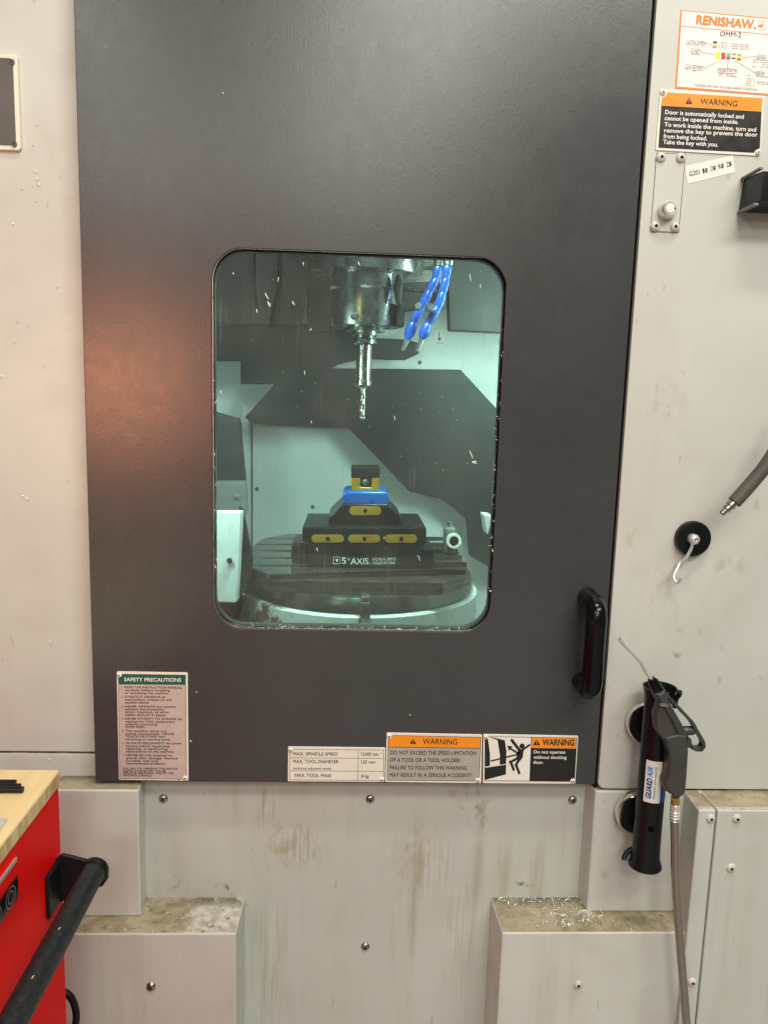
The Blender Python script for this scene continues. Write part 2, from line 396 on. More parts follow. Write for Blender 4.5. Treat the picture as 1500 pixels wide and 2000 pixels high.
# braided hose
t = NT('braided_hose')
wb = t.n('ShaderNodeTexWave', {'wave_type': 'BANDS', 'bands_direction': 'DIAGONAL'}, i0=t.pos(), Scale=430.0).outputs[1]
t.bump(wb, 0.3, 0.0004)
M['braid'] = t.done(t.mix(wb, (0.17, 0.15, 0.125), (0.58, 0.53, 0.46)), 0.32, 0.8)
# window: tinted sheet with a real surface reflection and a thin dirty film
t = NT('tinted_glass')
tr = t.n('ShaderNodeBsdfTransparent', Color=(0.66, 0.86, 0.80, 1))
gl = t.n('ShaderNodeBsdfGlossy', Color=(1, 1, 1, 1), Roughness=0.03)
fr = t.n('ShaderNodeFresnel', IOR=1.5)
mx = t.n('ShaderNodeMixShader', i0=fr.outputs[0], i1=tr.outputs[0], i2=gl.outputs[0])
film = t.n('ShaderNodeBsdfDiffuse', Color=(0.62, 0.66, 0.62, 1))
s1 = t.noise(t.pos((220, 1, 7)), 1.0, 4, 0.65); s2 = t.noise(t.pos(), 9, 4); s3 = t.noise(t.pos(), 420, 2)
f = t.math('ADD', t.math('MULTIPLY', t.ramp(s1, 0.54, 0.82, 0, 0.15), t.ramp(s2, 0.38, 0.62)), t.ramp(s3, 0.74, 0.80, 0, 0.3))
f = t.math('ADD', f, t.ramp(s2, 0.3, 0.75, 0.030, 0.068))
mx2 = t.n('ShaderNodeMixShader', i0=f, i1=mx.outputs[0], i2=film.outputs[0])
t.t.links.new(mx2.outputs[0], t.out.inputs[0])
M['glass'] = t.mat

# ------------------------------------------------------------------ floor
fl = MB().box(-4, 4, -6, 3, -0.1, 0.0).link('floor', M['concrete'], smooth=False); tag(fl, kind='structure')

# ------------------------------------------------------------------ machining centre
YC = 0.035            # plane of the recessed lower panel
YL = -0.056           # front of the two lower boxes
mc = empty('machining_center', (0, 0.5, 0), 'grey beige machining centre with dark sliding door and tinted window', 'machine tool')
screw_mesh_of = {}
def screw_proto(kind):
    """button head screw, axis towards the viewer, origin at its seat"""
    key = kind
    if key not in screw_mesh_of:
        prof = {'bolt': .0078, 'bolt_painted': .0078, 'rivet': .0042}[kind]; r = prof
        pr = [(0, -.0018 + r*.5), (r*.3, -.0018 + r*.5), (r*.33, r*.52), (r*.62, r*.47), (r*.88, r*.27), (r, 0)]
        mb = MB().lathe(pr, (0, 0, 0), (0, -1, 0), n=18, mis=[1, 1, 0, 0, 0, 0])
        mats = [{'bolt': M['bolt'], 'bolt_painted': M['bolt_painted'], 'rivet': M['cream']}[kind], M['socket']]
        vv = mb.v; me = bpy.data.meshes.new('screw'); me.from_pydata(vv, [], mb.f)
        for mt in mats: me.materials.append(mt)
        for i, mi in enumerate(mb.m): me.polygons[i].material_index = mi
        bm = bmesh.new(); bm.from_mesh(me); bmesh.ops.recalc_face_normals(bm, faces=bm.faces); bm.to_mesh(me); bm.free()
        for p_ in me.polygons: p_.use_smooth = True
        me.set_sharp_from_angle(angle=R(50)); screw_mesh_of[key] = me
    return screw_mesh_of[key]
def screws(parent, kind, pxs, Y, name='screw', rot=0):
    for (x, y) in pxs:
        o = bpy.data.objects.new(name, screw_proto(kind)); COL.objects.link(o); o.parent = parent
        w_ = at(x, y, Y); WORLD[o.name] = w_; o.location = w_ - WORLD[parent.name]
        o.rotation_euler = (0, rnd.uniform(0, 6), 0)

XL, XR = -0.406, 0.4255
zS = at(100, 1470, .03).z                                   # seam on the left
lp = MB().box(-1.7, -0.372, .03, .055, zS+.0012, 2.7).link('side_panel', M['panel'], mc, bevel=.0025)
ls = MB().box(-1.7, -0.372, .0305, .055, .70, zS-.0012).link('trim_strip', M['panel_low'], mc, bevel=.003)
zB = .857
lb = MB().add([(-1.7,-.015,.2),(-.332,-.015,.2),(-.338,.05,.2),(-1.7,.05,.2),(-1.7,-.015,zB),(-.332,-.015,zB),(-.338,.05,zB),(-1.7,.05,zB)],
    [(0,1,5,4),(1,2,6,5),(2,3,7,6),(3,0,4,7),(4,5,6,7),(3,2,1,0)])
# left box ends above the lower ledge
lb.v = [(x, y, (.630 if z < .5 else z)) for x, y, z in lb.v]
lbx = lb.link('corner_cover', M['panel_low'], mc, bevel=.004, seg=3)
ctr = MB().box(-.338, .432, YC, YC+.03, .0, .872).link('front_panel', M['panel_centre'], mc, bevel=.002)
screws(ctr, 'bolt', [(319,1560),(723,1560.5),(1118,1562.5),(713.5,1848.5)], YC)
zL = .6305
def low_box(name, xa, xb, side, mat):
    # box with a slightly chamfered inner flank
    if side > 0: pts = [(xa, YC+.002), (xa, YL), (xb, YL), (xb+.002, YC+.002)]
    else: pts = [(xa-.002, YC+.002), (xa, YL), (xb, YL), (xb, YC+.002)]
    return MB().prism([(x, y, 0.02) for x, y in pts], (0, 0, zL-.02)).link(name, mat, mc, bevel=.0035, seg=3)
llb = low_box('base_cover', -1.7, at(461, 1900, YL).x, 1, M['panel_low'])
screws(llb, 'bolt', [(295, 1927)], YL)
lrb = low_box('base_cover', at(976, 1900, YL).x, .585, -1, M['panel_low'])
screws(lrb, 'bolt_painted', [(1129, 1923)], YL)
zR = at(1250, 1541, 0).z
rp = MB().prism([(x, -.003, z) for x, z in rrect(.4300, 1.7, zR+.0015, 2.7, .012)], (0, .03, 0)).link('side_panel', M['panel'], mc, bevel=.0022)
rb_ = MB().add([(.4262,-.004,.63),(.66,-.004,.63),(.66,YC,.63),(.4200,YC+.01,.63),(.4262,-.004,zR-.0015),(.66,-.004,zR-.0015),(.66,YC,zR-.0015),(.4200,YC+.01,zR-.0015)],
    [(0,1,5,4),(1,2,6,5),(2,3,7,6),(3,0,4,7),(4,5,6,7),(3,2,1,0)]).link('corner_cover', M['panel_low'], mc, bevel=.004, seg=3)
YRR = -.064
xa = at(1364, 1590, YRR).x; xj = at(1400.5, 1586, YRR).x; xb0 = at(1336, 1560, -.004).x
zT = zR - .0015
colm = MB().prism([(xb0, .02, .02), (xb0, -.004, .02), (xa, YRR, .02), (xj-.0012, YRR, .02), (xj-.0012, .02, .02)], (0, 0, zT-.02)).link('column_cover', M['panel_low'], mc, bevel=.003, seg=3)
screws(colm, 'bolt_painted', [(1388, 1598.5), (1352, 1918)], YRR)
rrb = MB().box(xj+.0012, 1.7, YRR, .02, .02, zT).link('end_cover', M['panel_low'], mc, bevel=.003, seg=3)
screws(rrb, 'bolt_painted', [(1439, 1598.5), (1427.5, 1695)], YRR)
MB().box(.33, .46, .042, .06, .84, 2.7).box(-.39, -.33, .042, .058, .874, 2.7).box(XR+.0003, .4299, .005, .04, .862, 2.7).box(.4262, .4296, .004, .03, zR+.0001, .863).link('gap_shade_strip', M['gap'], mc)  # black strips painted in as the shade inside the door gaps

# door with its rounded window opening
def holed_plate(name, outer, inner, y0, y1, mat, parent, bevel=0.0015):
    bm = bmesh.new(); loops = []
    for pts in (outer, inner):
        vs_ = [bm.verts.new((x, y0, z)) for x, z in pts]; loops.append(vs_)
        for i in range(len(vs_)): bm.edges.new((vs_[i], vs_[(i+1) % len(vs_)]))
    bmesh.ops.triangle_fill(bm, use_beauty=True, use_dissolve=False, edges=bm.edges[:])
    bm.verts.index_update()
    mb = MB(); n0 = len(bm.verts); V = [v.co.copy() for v in bm.verts]; F = [[v.index for v in f.verts] for f in bm.faces]
    mb.add(V, F); mb.add([(v.x, y1, v.z) for v in V], [f[::-1] for f in F])
    for vs_ in loops:
        ii = [v.index for v in vs_]
        for i in range(len(ii)):
            a, b = ii[i], ii[(i+1) % len(ii)]; mb.f.append([a, b, b+n0, a+n0]); mb.m.append(0)
    bm.free()
    return mb.link(name, mat, parent, bevel=bevel)
WX0, WX1, WZ0, WZ1 = -.2135, .2325, 1.1265, 1.7145
door = holed_plate('door', [(XL, .8635), (XR, .8635), (XR, 2.7), (XL, 2.7)], rrect(WX0, WX1, WZ0, WZ1, .047), 0.0, .04, M['door'], mc)
holed_plate('window_seal', rrect(WX0-.0002, WX1+.0002, WZ0-.0002, WZ1+.0002, .047), rrect(WX0+.0010, WX1-.0022, WZ0+.0012, WZ1-.0014, .0458), .004, .02, M['gap'], door, bevel=0)
holed_plate('window_rim', rrect(WX0+.0006, WX1-.0003, WZ0+.0004, WZ1-.0003, .047), rrect(WX0+.0013, WX1-.0005, WZ0+.0016, WZ1-.0005, .046), .0012, .006, M['steel'], door, bevel=0)
MB().prism([(x, .008, z) for x, z in rrect(WX0+.0006, WX1-.0018, WZ0+.0008, WZ1-.0010, .0462)], (0, .0004, 0)).link('window_pane', M['glass'], door, smooth=False)
h0 = at(1146, 1166, 0); h1 = at(1137, 1331, 0); hy = -.052
hx = (h0.x+h1.x)/2
hp = fillet([(hx, .0, h0.z), (hx, hy, h0.z-.004), (hx, hy, h1.z+.002), (hx, 0.0, h1.z)], .022, 8)
MB().tube(hp, .0165, 20).link('handle', M['gloss_black'], door)

# enclosure behind the door
MB().box(-.80, .85, 1.20, 1.22, .80, 2.4).link('back_wall', M['in_white'], mc)
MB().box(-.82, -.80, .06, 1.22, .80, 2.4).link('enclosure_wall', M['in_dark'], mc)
MB().box(.85, .87, .06, 1.22, .80, 2.4).link('enclosure_wall', M['in_white'], mc)
MB().box(-.82, .87, .05, 1.22, 2.40, 2.42).link('enclosure_roof', M['in_white'], mc)
MB().box(-.82, .87, .07, 1.22, .78, .80).link('chip_pan', M['in_grey'], mc)
YB = 1.10
MB().plate([(380,628),(650,634),(700,640),(735,660),(800,664),(819,670),(819,690),(792,703),(705,700),(660,712),(646,719),(900,722),(983,812),(1040,850),(1040,1120),(960,1110),(917,1085),(912,1015),(865,975),(800,960),(680,835),(490,825),(478,815),(537,750),(470,750),(470,705),(380,705)], YB, .03).link('back_guard_and_shade', M['in_dark'], mc, bevel=.003)  # dark plate; its outline also takes in shadowed parts of the wall
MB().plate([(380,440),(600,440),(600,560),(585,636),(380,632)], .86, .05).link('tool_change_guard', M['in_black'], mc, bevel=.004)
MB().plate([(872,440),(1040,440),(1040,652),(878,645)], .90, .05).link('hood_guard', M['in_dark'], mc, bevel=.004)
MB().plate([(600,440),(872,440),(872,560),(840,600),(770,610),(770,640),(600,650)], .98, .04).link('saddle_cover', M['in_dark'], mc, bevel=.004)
MB().plate([(750,525),(865,528),(862,552),(752,548)], .80, .03).link('bracket', M['in_grey'], mc, bevel=.003)
MB().plate([(756,560),(862,565),(862,572),(756,566)], .80, .02).link('bracket', M['in_black'], mc, bevel=.002)
MB().tube(bez([at(546,480,.8), at(546,560,.8), at(536,600,.8), at(529,640,.82)]), .006).link('cable', M['gap'], mc)
MB().tube(bez([at(497,480,.8), at(498,560,.8), at(503,610,.8)]), .004).link('cable', M['gap'], mc)
MB().plate([(380,795),(466,818),(478,942),(380,942)], .75, .04).link('side_guard_and_shade', M['in_dark'], mc, bevel=.003)
MB().plate([(380,942),(478,942),(482,1006),(380,1006)], .70, .05).link('side_guard_and_shade', M['in_grey'], mc, bevel=.003)
sc_ = MB(); a0 = [at(x, y, .33) for x, y in ((380,1000),(471,1000),(462,1178),(380,1178))]
sc_.prism(a0, (.002, .03, 0)).link('trunnion_cover', M['in_white'], mc, bevel=.004)
MB().plate([(466,990),(474,996),(493,1095),(489,1135),(455,1185)], .365, .02).link('side_guard_and_shade', M['in_dark'], mc, bevel=.002)  # dark wedge painted in as the shaded flank of the trunnion cover
MB().lathe([(.003, 0), (.0052, .002), (.0056, .004), (.0056, .006)][::-1], at(449, 1094, .329), (0, -1, 0)).link('plug', M['socket'], mc)
MB().plate([(945,1006),(962,1008),(954,1042),(951,1044)], .45, .05).link('trunnion_cover', M['in_white'], mc, bevel=.002)
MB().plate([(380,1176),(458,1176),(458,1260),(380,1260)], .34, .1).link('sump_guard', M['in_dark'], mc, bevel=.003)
MB().plate([(490,814),(690,823),(686,836),(488,827)], YB-.006, .006).link('guard_flange', M['in_black'], mc, bevel=.001)
MB().plate([(491,828),(494,828),(494,1100),(491,1100)], 1.197, .003).link('wall_seam', M['in_grey'], mc)
for (px_, py_, Y_) in ((820,708,1.2), (502,955,1.2), (611,990,1.2), (503,1080,1.2), (463,970,.70)):
    MB().lathe([(.0065, 0), (.0065, .003), (.003, .0045)], at(px_, py_, Y_), (0, -1, 0), n=14).link('wall_bolt', M['in_grey'], mc)
# arrow plate on the back wall
apl = MB().plate([(849,645),(868,645),(868,672),(848,672)], 1.196, .003).link('arrow_plate', M['white_print'], mc)
am = MB(); am.line((858,649),(858,662),.003,1.1955); am.sheet([(853,660),(863,660),(858,667)],1.1955); am.line((851,670),(866,670),.002,1.1955); am.link('arrow_print', M['ink_grey'], apl, smooth=False)

# spindle head
SX = at(713, 600, .55).x
def zrow(py): return at(713, py, .55).z
sp = MB().lathe([(.16, .30), (.16, 0.02), (.125, .015), (.125, -.015), (.082, -.018), (.082, -.045), (.077, -.05),
    (.077, zrow(634)-zrow(525)), (.0755, zrow(639)-zrow(525)), (.060, zrow(640)-zrow(525)), (.045, zrow(642)-zrow(525)), (.045, zrow(648)-zrow(525))], (SX, .55, zrow(525)), (0, 0, 1), n=48).link('spindle_head', M['spindle'], mc)
MB().box(SX+.068, SX+.084, .49, .53, zrow(640), zrow(596)).link('probe_block', M['in_black'], sp, bevel=.003)
MB().tube([(SX+.068, .478, zrow(545)), (SX+.068, .478, zrow(566)), (SX+.07, .478, zrow(598))], [.005, .011, .006]).link('sensor_rod', M['in_black'], sp)
for (px_, py_) in ((762, 514), (690, 618)):
    MB().lathe([(.006, 0), (.006, .004), (.003, .005)], at(px_, py_, .46), (0, -1, 0), n=12).link('cap_screw', M['socket'], sp)

# coolant nozzles: chains of ball-jointed blue segments
def nozzle(pts, Y):
    P = [at(x, y, Y) for x, y in pts]
    root = MB().tube([P[0] + Vector((0, 0, .06)), P[0]], .011).link('coolant_nozzle', M['steel'], mc)
    for i in range(len(P)-2):
        a, b = P[i], P[i+1]; d = (b-a); q = [a, a+d*.18, a+d*.45, a+d*.7, b]
        rr = (.0080, .0098, .0100, .0093, .0080) if i != len(P)-3 else (.0080, .0108, .0122, .0116, .0065)
        MB().tube(q, rr, 16).link('segment', M['loc_blue'], root)
    MB().tube([P[-2], P[-1]], [.0065, .0035], 12).link('nozzle_tip', M['steel'], root)
    return root
n1 = nozzle([(856,520),(851,545),(838,570),(822,602),(808,630),(795,664),(786,684)], .50)
n2 = nozzle([(875,518),(871,545),(865,572),(856,600),(836,632),(824,662),(814,686)], .48)
for (x, y, nn) in ((815, 599, n1), (839, 602, n2)):
    MB().lathe([(.009, 0), (.0095, .01), (.006, .016)], at(x, y, .47), (0, -1, 0), n=14).link('lock_screw', M['steel'], nn)

# rotary table
TX, TY, TZ = .024, .56, 1.140
rt = MB().lathe([(.268, 0), (.268, .012), (.262, .03), (.10, .03)], (TX, TY, 1.072), (0, 0, 1), n=72).link('rotary_table', M['cast'], mc)
bars = 6; hw = .235
octo = [(-.185, -.235), (.172, -.235), (.245, -.14), (.245, .14), (.172, .235), (-.185, .235), (-.25, .14), (-.25, -.14)]
def half_width(v):
    v = abs(v); return .25 if v <= .14 else .25 - (v-.14)*(.068/.095)
for i in range(bars):
    v0 = -hw + i*(2*hw/bars) + (.0028 if i else 0); v1 = -hw + (i+1)*(2*hw/bars) - (.0028 if i < bars-1 else 0)
    pts = [(TX-half_width(v0), TY+v0, TZ-.011), (TX+half_width(v0)-.006, TY+v1, TZ-.011), (TX+half_width(v1)-.006, TY+v1, TZ-.011), (TX-half_width(v1), TY+v1, TZ-.011)]
    MB().prism(pts, (0, 0, .011)).link('table_bar', M['cast'], rt, bevel=.0012)
MB().prism([(TX+x*.995, TY+y*.995, 1.103) for x, y in octo], (0, 0, TZ-.0115-1.103)).link('table_base', M['reflected_brown'], rt, bevel=.001)
MB().lathe([(.278, -.30), (.278, -.004), (.272, 0), (.2, 0)], (TX, TY, 1.068), (0, 0, 1), n=72).link('table_housing', M['housing'], mc)
hc = at(713, 1186, .27)
cl_ = MB().box(hc.x-.010, hc.x+.010, .262, .292, hc.z-.022, hc.z+.012).link('table_clamp', M['steel'], mc, bevel=.002)
MB().box(hc.x-.009, hc.x+.009, .262, .30, hc.z+.016, hc.z+.022).link('clamp_finger', M['steel'], cl_, bevel=.001)

# ------------------------------------------------------------------ things inside the machine
tool = empty('drill_tool', (SX, .55, zrow(648)), 'long steel drill in a slim tool holder below the spindle nose', 'drill')
z0 = zrow(648)
MB().lathe([(.030, 0), (.030, z0*0-.008), (.024, -.012), (.027, -.016), (.027, -.026), (.0175, -.030), (.0165, zrow(742)-z0), (.0185, zrow(744)-z0), (.0185, zrow(752)-z0), (.011, zrow(757)-z0)], (SX, .55, z0), (0, 0, 1), n=32).link('tool_holder', M['spindle'], tool)
fl_ = MB(); zt, zb = zrow(756), zrow(821); NS = 44; ring = 12; vs_ = []; fs_ = []
for i in range(NS+1):
    f_ = i/NS; z_ = zt + (zb-zt)*f_; r0 = .0066 if f_ < .93 else .0066*(1-f_)/.07 + .0006
    for j in range(ring):
        a_ = 2*math.pi*j/ring; rr = r0*(.74 + .26*abs(math.cos(a_)))
        th = a_ + f_*math.pi*3.2
        vs_.append((SX + rr*math.cos(th), .55 + rr*math.sin(th), z_))
for i in range(NS):
    for j in range(ring): fs_.append((i*ring+j, i*ring+(j+1) % ring, (i+1)*ring+(j+1) % ring, (i+1)*ring+j))
fl_.add(vs_, fs_).link('twist_drill', M['steel'], tool)

vy = .40; vx = .0335
vise = empty('vise_riser', (vx, .5, TZ), 'stepped black riser with gold slots and blue dovetail vise on the rotary table', 'vise')
def pad(name, pxs, Y, th, mat, bevel=.002, parent=vise): return MB().plate(pxs, Y, th).link(name, mat, parent, bevel=bevel)
zt_ = TZ + .0005
def pz(px, py, Y): q = at(px, py, Y); return (q.x, Y, max(q.z, zt_))
base = MB().prism([pz(x, y, vy) for x, y in ((600,1105),(600,1062),(590,1058),(590,1030),(833,1030),(833,1062),(822,1070),(822,1105))], (0, .20, 0)).link('riser_base', M['fix_black'], vise, bevel=.004)
for xs in ((568,1106,602,1062), (820,1106,850,1072)):
    x0_, y0_, x1_, y1_ = xs
    a_ = pz(x0_, y0_, .44); b_ = pz(x1_, y1_, .44)
    MB().box(min(a_[0], b_[0]), max(a_[0], b_[0]), .44, .56, zt_, b_[2]).link('clamp_toe', M['fix_black'], vise, bevel=.006)
def pill(name, x0_, x1_, y0_, y1_, Y, parent):
    r_ = (y1_-y0_)/2; pts = []
    for k in range(9): a_ = R(90 + 180*k/8); pts.append((x0_+r_ + r_*math.cos(a_), (y0_+y1_)/2 - r_*math.sin(a_)))
    for k in range(9): a_ = R(-90 + 180*k/8); pts.append((x1_-r_ + r_*math.cos(a_), (y0_+y1_)/2 - r_*math.sin(a_)))
    o = MB().plate(pts, Y-.0015, .004).link(name, M['gold'], parent, bevel=.0006)
    cxx = (x0_+x1_)/2; MB().lathe([(.0045, 0), (.0045, .001), (.002, .0012)], at(cxx, (y0_+y1_)/2, Y-.0015), (0, -1, 0), n=14).link('slot_screw', M['fix_black'], o)
for a_, b_ in ((608, 672), (680, 743), (752, 815)): pill('gold_slot', a_, b_, 1044.5, 1060, vy, vise)
up = MB(); f4 = [at(x, y, .43) for x, y in ((641,1032),(641,1012),(670,984),(757,984),(785,1012),(785,1032))]
up.prism(f4, (0, .15, 0)).link('riser_tower', M['fix_black'], vise, bevel=.004)
pill('gold_slot', 682, 745, 989, 1006, .43, vise)
bl = [at(x, y, .44) for x, y in ((669,986),(669,966),(676,960),(752,960),(760,968),(760,986))]
MB().prism(bl, (0, .12, 0)).link('dovetail_block', M['fix_blue'], vise, bevel=.005)
MB().plate([(687,958),(687,934),(703,934),(703,952),(726,952),(726,934),(742,934),(742,958)], .46, .09).link('gold_jaw', M['gold'], vise, bevel=.0015)
MB().plate([(686,934),(686,914.5),(742,914.5),(742,934)], .46, .09).link('jaw_cap', M['fix_black'], vise, bevel=.0015)
MB().plate([(704,951),(704,924),(725,924),(725,951)], .463, .05).link('jaw_screw', M['fix_black'], vise, bevel=.003)
MB().lathe([(.007, 0), (.007, .003), (.003, .004)], at(714, 942, .462), (0, -1, 0), n=16).link('jaw_bolt', M['steel'], vise)
tm = MB(); YV = vy-.0004
text_on(tm, '5', (667,1101),(676,1101), 12, YV, .012); text_on(tm, 'th', (678,1094),(683,1094), 4, YV)
text_on(tm, 'AXIS.', (685,1102),(723,1102), 12, YV, .006)
text_on(tm, 'HL96A-3915', (728,1095),(773,1094.5), 5.5, YV, .0); text_on(tm, 'MADE IN USA', (728,1102.5),(772,1102), 5.5, YV, .0)
for p_, q_ in (((651,1088),(664,1088)),((664,1088),(664,1101)),((664,1101),(651,1101)),((651,1101),(651,1088))): tm.line(p_, q_, .0009, YV)
tm.sheet([(655,1092),(661,1092),(658,1098)], YV)
tm.link('engraving', M['white_print'], vise, smooth=False)

ts = empty('tool_setter', (at(884,1090,.58).x, .58, TZ), 'small gauge with a round white ring, on a post beside the black riser', 'gauge')
q = at(880, 1050, .58)
MB().box(q.x-.014, q.x+.012, .575, .615, at(880,1082,.58).z, at(880,1030,.58).z).link('gauge_body', M['in_grey'], ts, bevel=.007, seg=3)
g_ = at(886, 1056, .57)
MB().lathe([(.010, 0), (.010, .004), (.0125, .005), (.0180, .004), (.0180, -.004)], g_, (.1, -1, 0), n=32).link('bezel', M['white_print'], ts)
MB().lathe([(.0122, .0046), (.002, .0048)], g_, (.1, -1, 0), n=24).link('dial', M['fix_black'], ts)
MB().tube([at(878,1031,.59), at(878,1026,.59), at(878,1024,.59), at(878,1020,.59), at(878,1018.5,.59)], [.003, .003, .006, .006, .003], 12).link('plunger', M['steel'], ts)
MB().box(q.x-.012, q.x+.022, .58, .61, TZ+.0005, at(880,1081,.58).z).link('post', M['fix_black'], ts, bevel=.003)

# ------------------------------------------------------------------ signs and plates on the machine
def sc(ox, oy, s): return lambda x, y: (ox + x/s, oy + y/s)
def plate_thing(name, corners, Y, label, cat, r=3.2, th=.0016, mat=None, rivets=()):
    cen = sum((at(x, y, Y) for x, y in corners), Vector())/4
    root = empty(name, (cen.x, Y, min(at(x, y, Y).z for x, y in corners)), label, cat)
    MB().plate(rquad(corners, r), Y-th, th).link('plate', mat or M['cream'], root, bevel=.0004, seg=1)
    screws(root, 'rivet', rivets, Y-th-.0003, 'rivet')
    return root, Y-th
def printed(root, name, mat, fn, smooth=False):
    mb = MB(); fn(mb); return mb.link(name, mat, root, smooth=False)
def outline(mb, pts, w, Y):
    for i in range(len(pts)): mb.line(pts[i], pts[(i+1) % len(pts)], w, Y)

# safety precautions (lower left of the door)
P = sc(200, 1290, 7.5)
root, Y = plate_thing('safety_sign', [P(207,160), P(1250,178), P(1262,1765), P(240,1750)], 0, 'tall pale plate of small print headed SAFETY PRECAUTIONS in white on green', 'sign', rivets=[P(248,214), P(1212,1722)])
printed(root, 'body_field', M['plate_red_reflection'], lambda b: b.sheet([P(235,352), P(1219,358), P(1226,1735), P(256,1728)], Y-.0002))
printed(root, 'header', M['green'], lambda b: b.sheet([P(285,197), P(1222,211), P(1220,357), P(233,350), P(231,248), P(268,240)], Y-.0003))
printed(root, 'header_lettering', M['white_print'], lambda b: text_on(b, 'SAFETY PRECAUTIONS', P(318,303), P(1155,312), 52/7.5, Y-.0006, .022))
L = [(325,405,1172,414,'READ THE INSTRUCTION MANUAL'),(330,447,992,452,'carefully before installing'),(330,488,975,494,'or operating the machine.'),
(330,546,915,548,'STRICTLY OBSERVE all'),(330,588,1018,590,'instructions written on the'),(330,628,690,630,'caution plates.'),
(330,688,1080,692,'NEVER OPERATE the machine'),(333,728,900,730,'without the protective'),(333,768,985,770,'cover, interlock, or other'),(333,808,932,812,'safety devices in place.'),
(333,866,1172,870,'NEVER ATTEMPT TO CHANGE the'),(337,908,1062,912,'settings for CNC parameters'),(337,948,802,950,'without consulting'),(337,985,630,988,'MORI SEIKI.'),
(340,1045,940,1048,'The machine starts and'),(340,1086,1057,1090,'moves automatically. NEVER'),(340,1126,922,1128,'TOUCH OR STAND near'),(340,1166,1000,1172,'revolving or moving parts.'),
(343,1224,1160,1228,'ALWAYS DISCONNECT the power'),(343,1266,990,1270,'source before inspecting,'),(343,1306,950,1310,'repairing, or performing'),(343,1346,1058,1350,'maintenance to the machine.'),
(345,1400,1022,1404,'NEVER RE-USE windows or'),(345,1442,1102,1446,'guards after damage. Replace'),(345,1482,818,1484,'promptly with only'),(345,1522,925,1524,'recommended products.'),
(302,1594,1100,1598,'FAILURE TO OBSERVE THE ABOVE'),(302,1630,932,1634,'INSTRUCTIONS MAY CAUSE'),(302,1662,1045,1664,'SERIOUS PERSONAL INJURY OR'),(302,1695,725,1698,'MACHINE DAMAGE.')]
def small(b):
    for i, (x0_, y0_, x1_, y1_, s_) in enumerate(L): text_on(b, s_, P(x0_, y0_), P(x1_, y1_), (29 if i < 26 else 26)/7.5, Y-.0006, .014)
    for k, (x, y) in enumerate(((280,405),(283,546),(286,688),(289,866),(291,1045),(294,1224),(300,1400))): text_on(b, str(k+1)+'.', P(x, y), P(x+24, y), 28/7.5, Y-.0006)
    text_on(b, '04', P(1105,1752), P(1135,1752), 12/7.5, Y-.0006, .02)
printed(root, 'lettering', M['ink_brown'], small)
printed(root, 'frame_line', M['ink_brown'], lambda b: [b.line(P(*a_), P(*c_), .0006, Y-.0006) for a_, c_ in (((1222,357),(1228,1690)),((1175,1736),(256,1730)),((256,1730),(235,352)))])

# capacity plate
P = sc(540, 1410, 3.571)
root, Y = plate_thing('capacity_sign', [P(80,172), P(760,180), P(752,420), P(78,415)], 0, 'white ruled plate listing spindle speed, tool diameter and tool mass', 'sign', r=2.5, rivets=[P(100,196), P(735,401)])
def grid(b):
    for a_, c_ in (((118,191),(748,196)),((748,196),(745,385)),((718,408),(92,404)),((92,404),(94,212)),((95,250),(745,254)),((94,340),(745,345)),((571,192),(567,406))): b.line(P(*a_), P(*c_), .0007, Y-.0004)
printed(root, 'grid_lines', M['ink_grey'], grid)
def cap(b):
    for x0_, y0_, x1_, y1_, h_, s_ in ((117,233,427,235,22,'MAX. SPINDLE SPEED'),(590,234,712,236,22,'12,000 min'),(716,222,733,222,9,'-1'),(117,286,433,288,22,'MAX. TOOL DIAMETER'),(590,290,690,291,22,'125 mm'),
        (117,330,383,332,15,'(without adjacent tools)'),(127,383,382,385,22,'MAX. TOOL MASS'),(592,388,643,389,22,'8 kg')): text_on(b, s_, P(x0_, y0_), P(x1_, y1_), h_/3.571, Y-.0005, .002)
printed(root, 'lettering', M['ink'], cap)

# speed warning
root, Y = plate_thing('warning_sign', [P(768,75), P(1435,88), P(1428,428), P(757,420)], 0, 'orange and grey plate warning about the speed limitation of a tool, under the window', 'sign', r=2.8, rivets=[P(785,98), P(1405,407)])
printed(root, 'body_field', M['plate_grey'], lambda b: b.sheet([P(778,176), P(1422,185), P(1414,385), P(1388,392), P(1380,412), P(771,406)], Y-.0002))
printed(root, 'header', M['orange'], lambda b: b.sheet([P(812,94), P(1427,107), P(1424,183), P(778,174), P(780,124), P(806,114)], Y-.0003))
def wr(b):
    text_on(b, 'WARNING', P(1020,154), P(1260,158), 37/3.571, Y-.0006, .004)
    b.sheet([P(930,152), P(952,117), P(975,153)], Y-.0006)
    for x0_, y0_, x1_, y1_, s_ in ((795,226,1392,231,'DO NOT EXCEED THE SPEED LIMITATION'),(793,277,1280,281,'OF A TOOL OR A TOOL HOLDER!'),(791,330,1328,334,'FAILURE TO FOLLOW THIS WARNING'),(790,382,1360,386,'MAY RESULT IN A SERIOUS ACCIDENT!')):
        text_on(b, s_, P(x0_, y0_), P(x1_, y1_), 26/3.571, Y-.0006, .002)
    outline(b, [P(812,94), P(1427,107), P(1414,385), P(1380,412), P(771,406), P(780,124)], .0007, Y-.0005)
    b.line(P(778,175), P(1424,184), .0008, Y-.0006)
printed(root, 'lettering', M['ink'], wr)
printed(root, 'alert_mark', M['orange'], lambda b: (b.line(P(952,126), P(952,140), .0012, Y-.0008), b.line(P(952,144), P(952,148), .0012, Y-.0008)))

